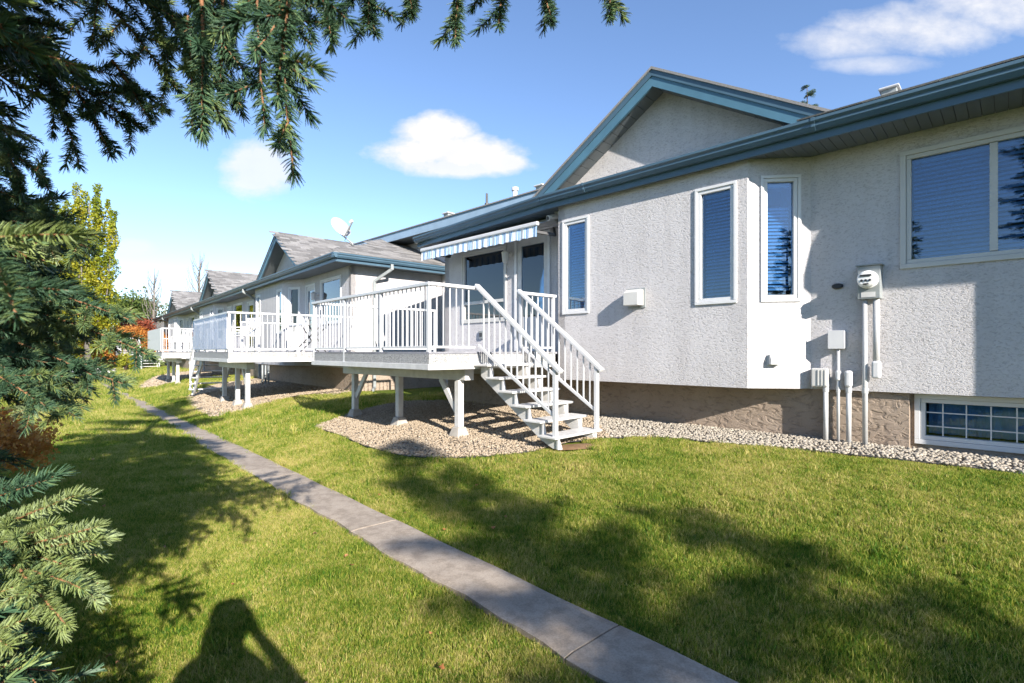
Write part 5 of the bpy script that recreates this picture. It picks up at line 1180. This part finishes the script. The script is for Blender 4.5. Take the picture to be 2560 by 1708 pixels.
def bare_tree(label, x, y, hgt, seed):
    rr = random.Random(seed); zb = g1(x, y); t = thing('bare_tree', label, 'tree', W, x, y, zb); ORIG[t.name] = (0, 0, 0); M().tube([(0, 0, -.1), (0, 0, hgt * .5), (.1, 0, hgt)], [.16, .10, .02], 8).build('trunk', 'bark_grey', t, smooth=True)
    for i in range(22):
        z = hgt * (.28 + .6 * i / 22); a = i * 2.4; L = hgt * .34 * (1.1 - i / 30); p = Vector((0, 0, z)); q = p + Vector((math.cos(a) * L * .38, math.sin(a) * L * .38, L)); m = M(); m.tube([p, p.lerp(q, .5) + Vector((math.cos(a), math.sin(a), 0)) * .1 * L, q], [.04, .025, .006], 5)
        for j in range(4): s = p.lerp(q, .35 + .15 * j); b = a + rr.uniform(-1.5, 1.5); m.tube([s, s + Vector((math.cos(b) * .25, math.sin(b) * .25, .6)) * L * .45], [.014, .004], 4)
        m.build('limb', 'bark_grey', t, smooth=True)
bare_tree('leafless tree behind the middle gable roof', -26.6, 43.5, 9.6, 2); bare_tree('thin leafless tree behind the far gable roof', -31.5, 45, 8.4, 5)
# far house behind the hedge
t = thing('far_house', 'far house with a grey roof at the end of the lawn', 'house', W, -40, 57, .5); ORIG[t.name] = (0, 0, 0)
M().box(-5, 8, 0, 8, 0, 2.9).build('wall', 'stucco', t); m = M(); slab(m, [(-5.6, -.7, 2.85), (8.6, -.7, 2.85), (8.6, 4, 5.2), (-5.6, 4, 5.2)], .1); slab(m, [(-5.6, 4, 5.2), (8.6, 4, 5.2), (8.6, 8.7, 2.85), (-5.6, 8.7, 2.85)], .1); m.build('roof', 'shingle', t)
for x in (-3, 1, 5): mm = M(); ring(mm, x, x + 1.4, 1.1, 2.3, .09, -.06, .02); w_ = mm.build('window', 'white_vinyl', t); M().box(x + .09, x + 1.31, -.03, -.02, 1.19, 2.21).build('pane', 'glass', w_)
# boulders, planter, pot
def rock(label, x, y, r, seed, group=None):
    rg = np.random.default_rng(seed); bm = bmesh.new(); bmesh.ops.create_icosphere(bm, subdivisions=3, radius=r)
    ph = rg.uniform(0, 6, 6)
    for v in bm.verts:
        c = v.co.normalized(); k = 1 + .16 * math.sin(3 * c.x + ph[0]) * math.cos(2.5 * c.y + ph[1]) + .10 * math.sin(6 * c.z + 5 * c.x + ph[2]) + .05 * math.sin(11 * c.y + ph[3]); v.co = Vector((c.x * 1.25, c.y, c.z * .7)) * r * k
    me = bpy.data.meshes.new('boulder'); bm.to_mesh(me); bm.free(); me.materials.append(MATS['rock']); o = link('boulder', me, None, (x, y, g1(x, y) + r * .3), (0, 0, seed)); tag(o, label, 'rock', group)
for i, (x, y, r) in enumerate([(-25.9, 32.0, .6), (-26.9, 32.7, .5), (-25.3, 31.6, .35), (-27.8, 33.2, .45)]): rock(['large pale boulder by the far stairs', 'rounded grey boulder next to the large pale boulder', 'small white stone at the lawn edge by the far stairs', 'boulder under the poplar by the hedge'][i], x, y, r, i + 1)
rock('small pale stone beside the orange barberry bush', -5.2, 5.02, .09, 9)
t = thing('planter_box', 'grey wooden planter box under the spruce boughs at the lawn edge', 'planter', W, -27.5, 31.0, .05); ORIG[t.name] = (0, 0, 0)
for i in range(3): M().box(-1.4, 1.4, -.45, -.41, .05 + .24 * i, .27 + .24 * i).build('board', 'grey_wood', t, bev=.01)
M().box(-1.4, 1.4, .41, .45, .05, .77).build('back_board', 'grey_wood', t); M().box(-1.45, -1.40, -.47, .47, .0, .82).build('end_board', 'grey_wood', t); M().box(1.40, 1.45, -.47, .47, .0, .82).build('end_board', 'grey_wood', t); M().box(-1.39, 1.39, -.405, .405, .55, .68).build('soil', 'soil', t)
t = thing('plant_pot', 'white round plant pot at the foot of the far stairs', 'plant pot', W, -25.0, 31.9, g1(-25, 31.9)); ORIG[t.name] = (0, 0, 0)
M().lathe([(.18, 0), (.26, .38), (.28, .38), (.28, .43), (.24, .43), (.22, .36)], 18).build('pot', 'white_paint', t, smooth=False)
t = thing('storage_bin', 'red plastic bin standing on the small far deck', 'bin', N_, -42.6, 3.6, 1.6); M().box(-42.9, -42.3, 3.4, 3.9, 1.6, 2.15).build('body', 'red_plastic', t, bev=.03); M().box(-42.94, -42.26, 3.36, 3.94, 2.151, 2.21).build('lid', 'red_plastic', t, bev=.02)

# fallen leaves and twigs on the near lawn
rl = random.Random(21)
LF = []
for i in range(3):
    m = M(); n = 10; vs = [(0, 0, 0)]
    for k in range(n): a = 2 * math.pi * k / n; rr_ = .03 * (1 + .25 * math.cos(5 * a + i)); vs.append((rr_ * math.cos(a), rr_ * .7 * math.sin(a), .010 * math.cos(2 * a + i)))
    m.add(vs, [(0, k + 1, (k + 1) % n + 1) for k in range(n)]); me = m.mesh('fallen_leaf', 'fallen', smooth=True); at = me.attributes.new('tint', 'FLOAT', 'POINT'); at.data.foreach_set('value', [.2 + .3 * i] * len(me.vertices)); LF.append(me)
for i in range(46):
    y = rl.uniform(1.9, 5.5) if i < 34 else rl.uniform(5.5, 10); x = rl.uniform(-1.0, .25) * y
    if .736 * x + .677 * y > 1.9 and i < 40: x -= 1.0
    o = link('fallen_leaf', LF[i % 3], None, (x, y, g1(x, y) + .035), (rl.uniform(-.4, .4), rl.uniform(-.4, .4), rl.uniform(0, 6)), [rl.uniform(.35, .75)] * 3); tag(o, 'small dry brown leaf lying on the lawn grass', 'leaf', 'fallen leaves on the lawn')

# ------------------------------------------------------------------ the photographer, whose shadow lies on the lawn
def photographer():
    x0, y0 = .10, -.34; zb = g1(x0, y0)
    t = thing('person', 'person in a dark jacket holding a camera up to the face', 'person', W, x0, y0, zb); ORIG[t.name] = (0, 0, 0)
    V = [(0, 0, .92), (0, .0, 1.10), (0, 0, 1.32), (0, .01, 1.45), (0, .03, 1.54), (0, .05, 1.64), (0, .05, 1.72)]; Rr = [.15, .145, .165, .12, .055, .09, .085]; Ed = [(i, i + 1) for i in range(6)]
    def chain(root, pts):
        p = root
        for (x, y, z, r) in pts: V.append((x, y, z)); Rr.append(r); Ed.append((p, len(V) - 1)); p = len(V) - 1
        return p
    for s in (-1, 1):
        chain(0, [(s * .10, 0, .84, .10), (s * .12, .01, .50, .068), (s * .125, -.02, .11, .043), (s * .13, .10, .045, .04), (s * .135, .18, .035, .03)])
        w = chain(3, [(s * .15, 0, 1.43, .07), (s * .20, .0, 1.40, .06), (.33 if s > 0 else -.19, .13 if s > 0 else .16, 1.26 if s > 0 else 1.19, .045), (s * .13 - .1, .255, 1.50, .030), (s * .105 - .1, .27, 1.545, .028)])
        for k in range(4): chain(w, [(s * (.10 - .004 * k) - .1, .285, 1.575 - .02 * k + .02, .011), (s * (.075) - .1, .30, 1.60 - .019 * k + .005, .0095), (s * .045 - .1, .300, 1.60 - .019 * k, .008)])
        chain(w, [(s * .085 - .1, .24, 1.545, .012), (s * .06 - .1, .235, 1.57, .010), (s * .05 - .1, .24, 1.60, .008)])
    me = bpy.data.meshes.new('body'); me.from_pydata(V, Ed, []); o = bpy.data.objects.new('body', me); COL.objects.link(o); o.parent = t
    md = o.modifiers.new('skin', 'SKIN'); md.use_smooth_shade = True
    for i, sv in enumerate(me.skin_vertices[0].data): sv.radius = (Rr[i] * (1.25 if i < 4 else 1), Rr[i]); sv.use_root = (i == 0)
    o.modifiers.new('sub', 'SUBSURF').levels = 2; o.modifiers['sub'].render_levels = 2; me.materials.append(MATS['jacket'])
    M().lathe([(.085, -.12), (.108, -.04), (.11, .03), (.09, .09), (.02, .125)], 20, (0, .035, 1.68)).build('hair', 'hair', t, smooth=True)
    M().lathe([(.05, -.02), (.075, .03), (.08, .09), (.06, .12)], 20, (0, .072, 1.575)).build('face', 'skin', t, smooth=True)
    M().lathe([(.008, 0), (.014, .02), (.006, .05)], 8, (0, .155, 1.635)).build('nose', 'skin', t, smooth=True)
    for s in (-1, 1): M().lathe([(.012, 0), (.02, .03), (.01, .06)], 8, (s * .092, .05, 1.625)).build('ear', 'skin', t, smooth=True)
    c = thing('handheld_camera', 'black camera held up in front of the face by the person', 'camera', W, 0, -.06, 1.6); ORIG[c.name] = (0, 0, 0)
    M().box(-.07, .07, -.045, .01, -.05, .045).build('camera_body', 'dark_rubber', c, bev=.01); M().lathe([(.036, .01), (.036, .035), (.033, .045)], 20, (0, 0, 0), 'y').build('lens', 'dark_rubber', c)
photographer()
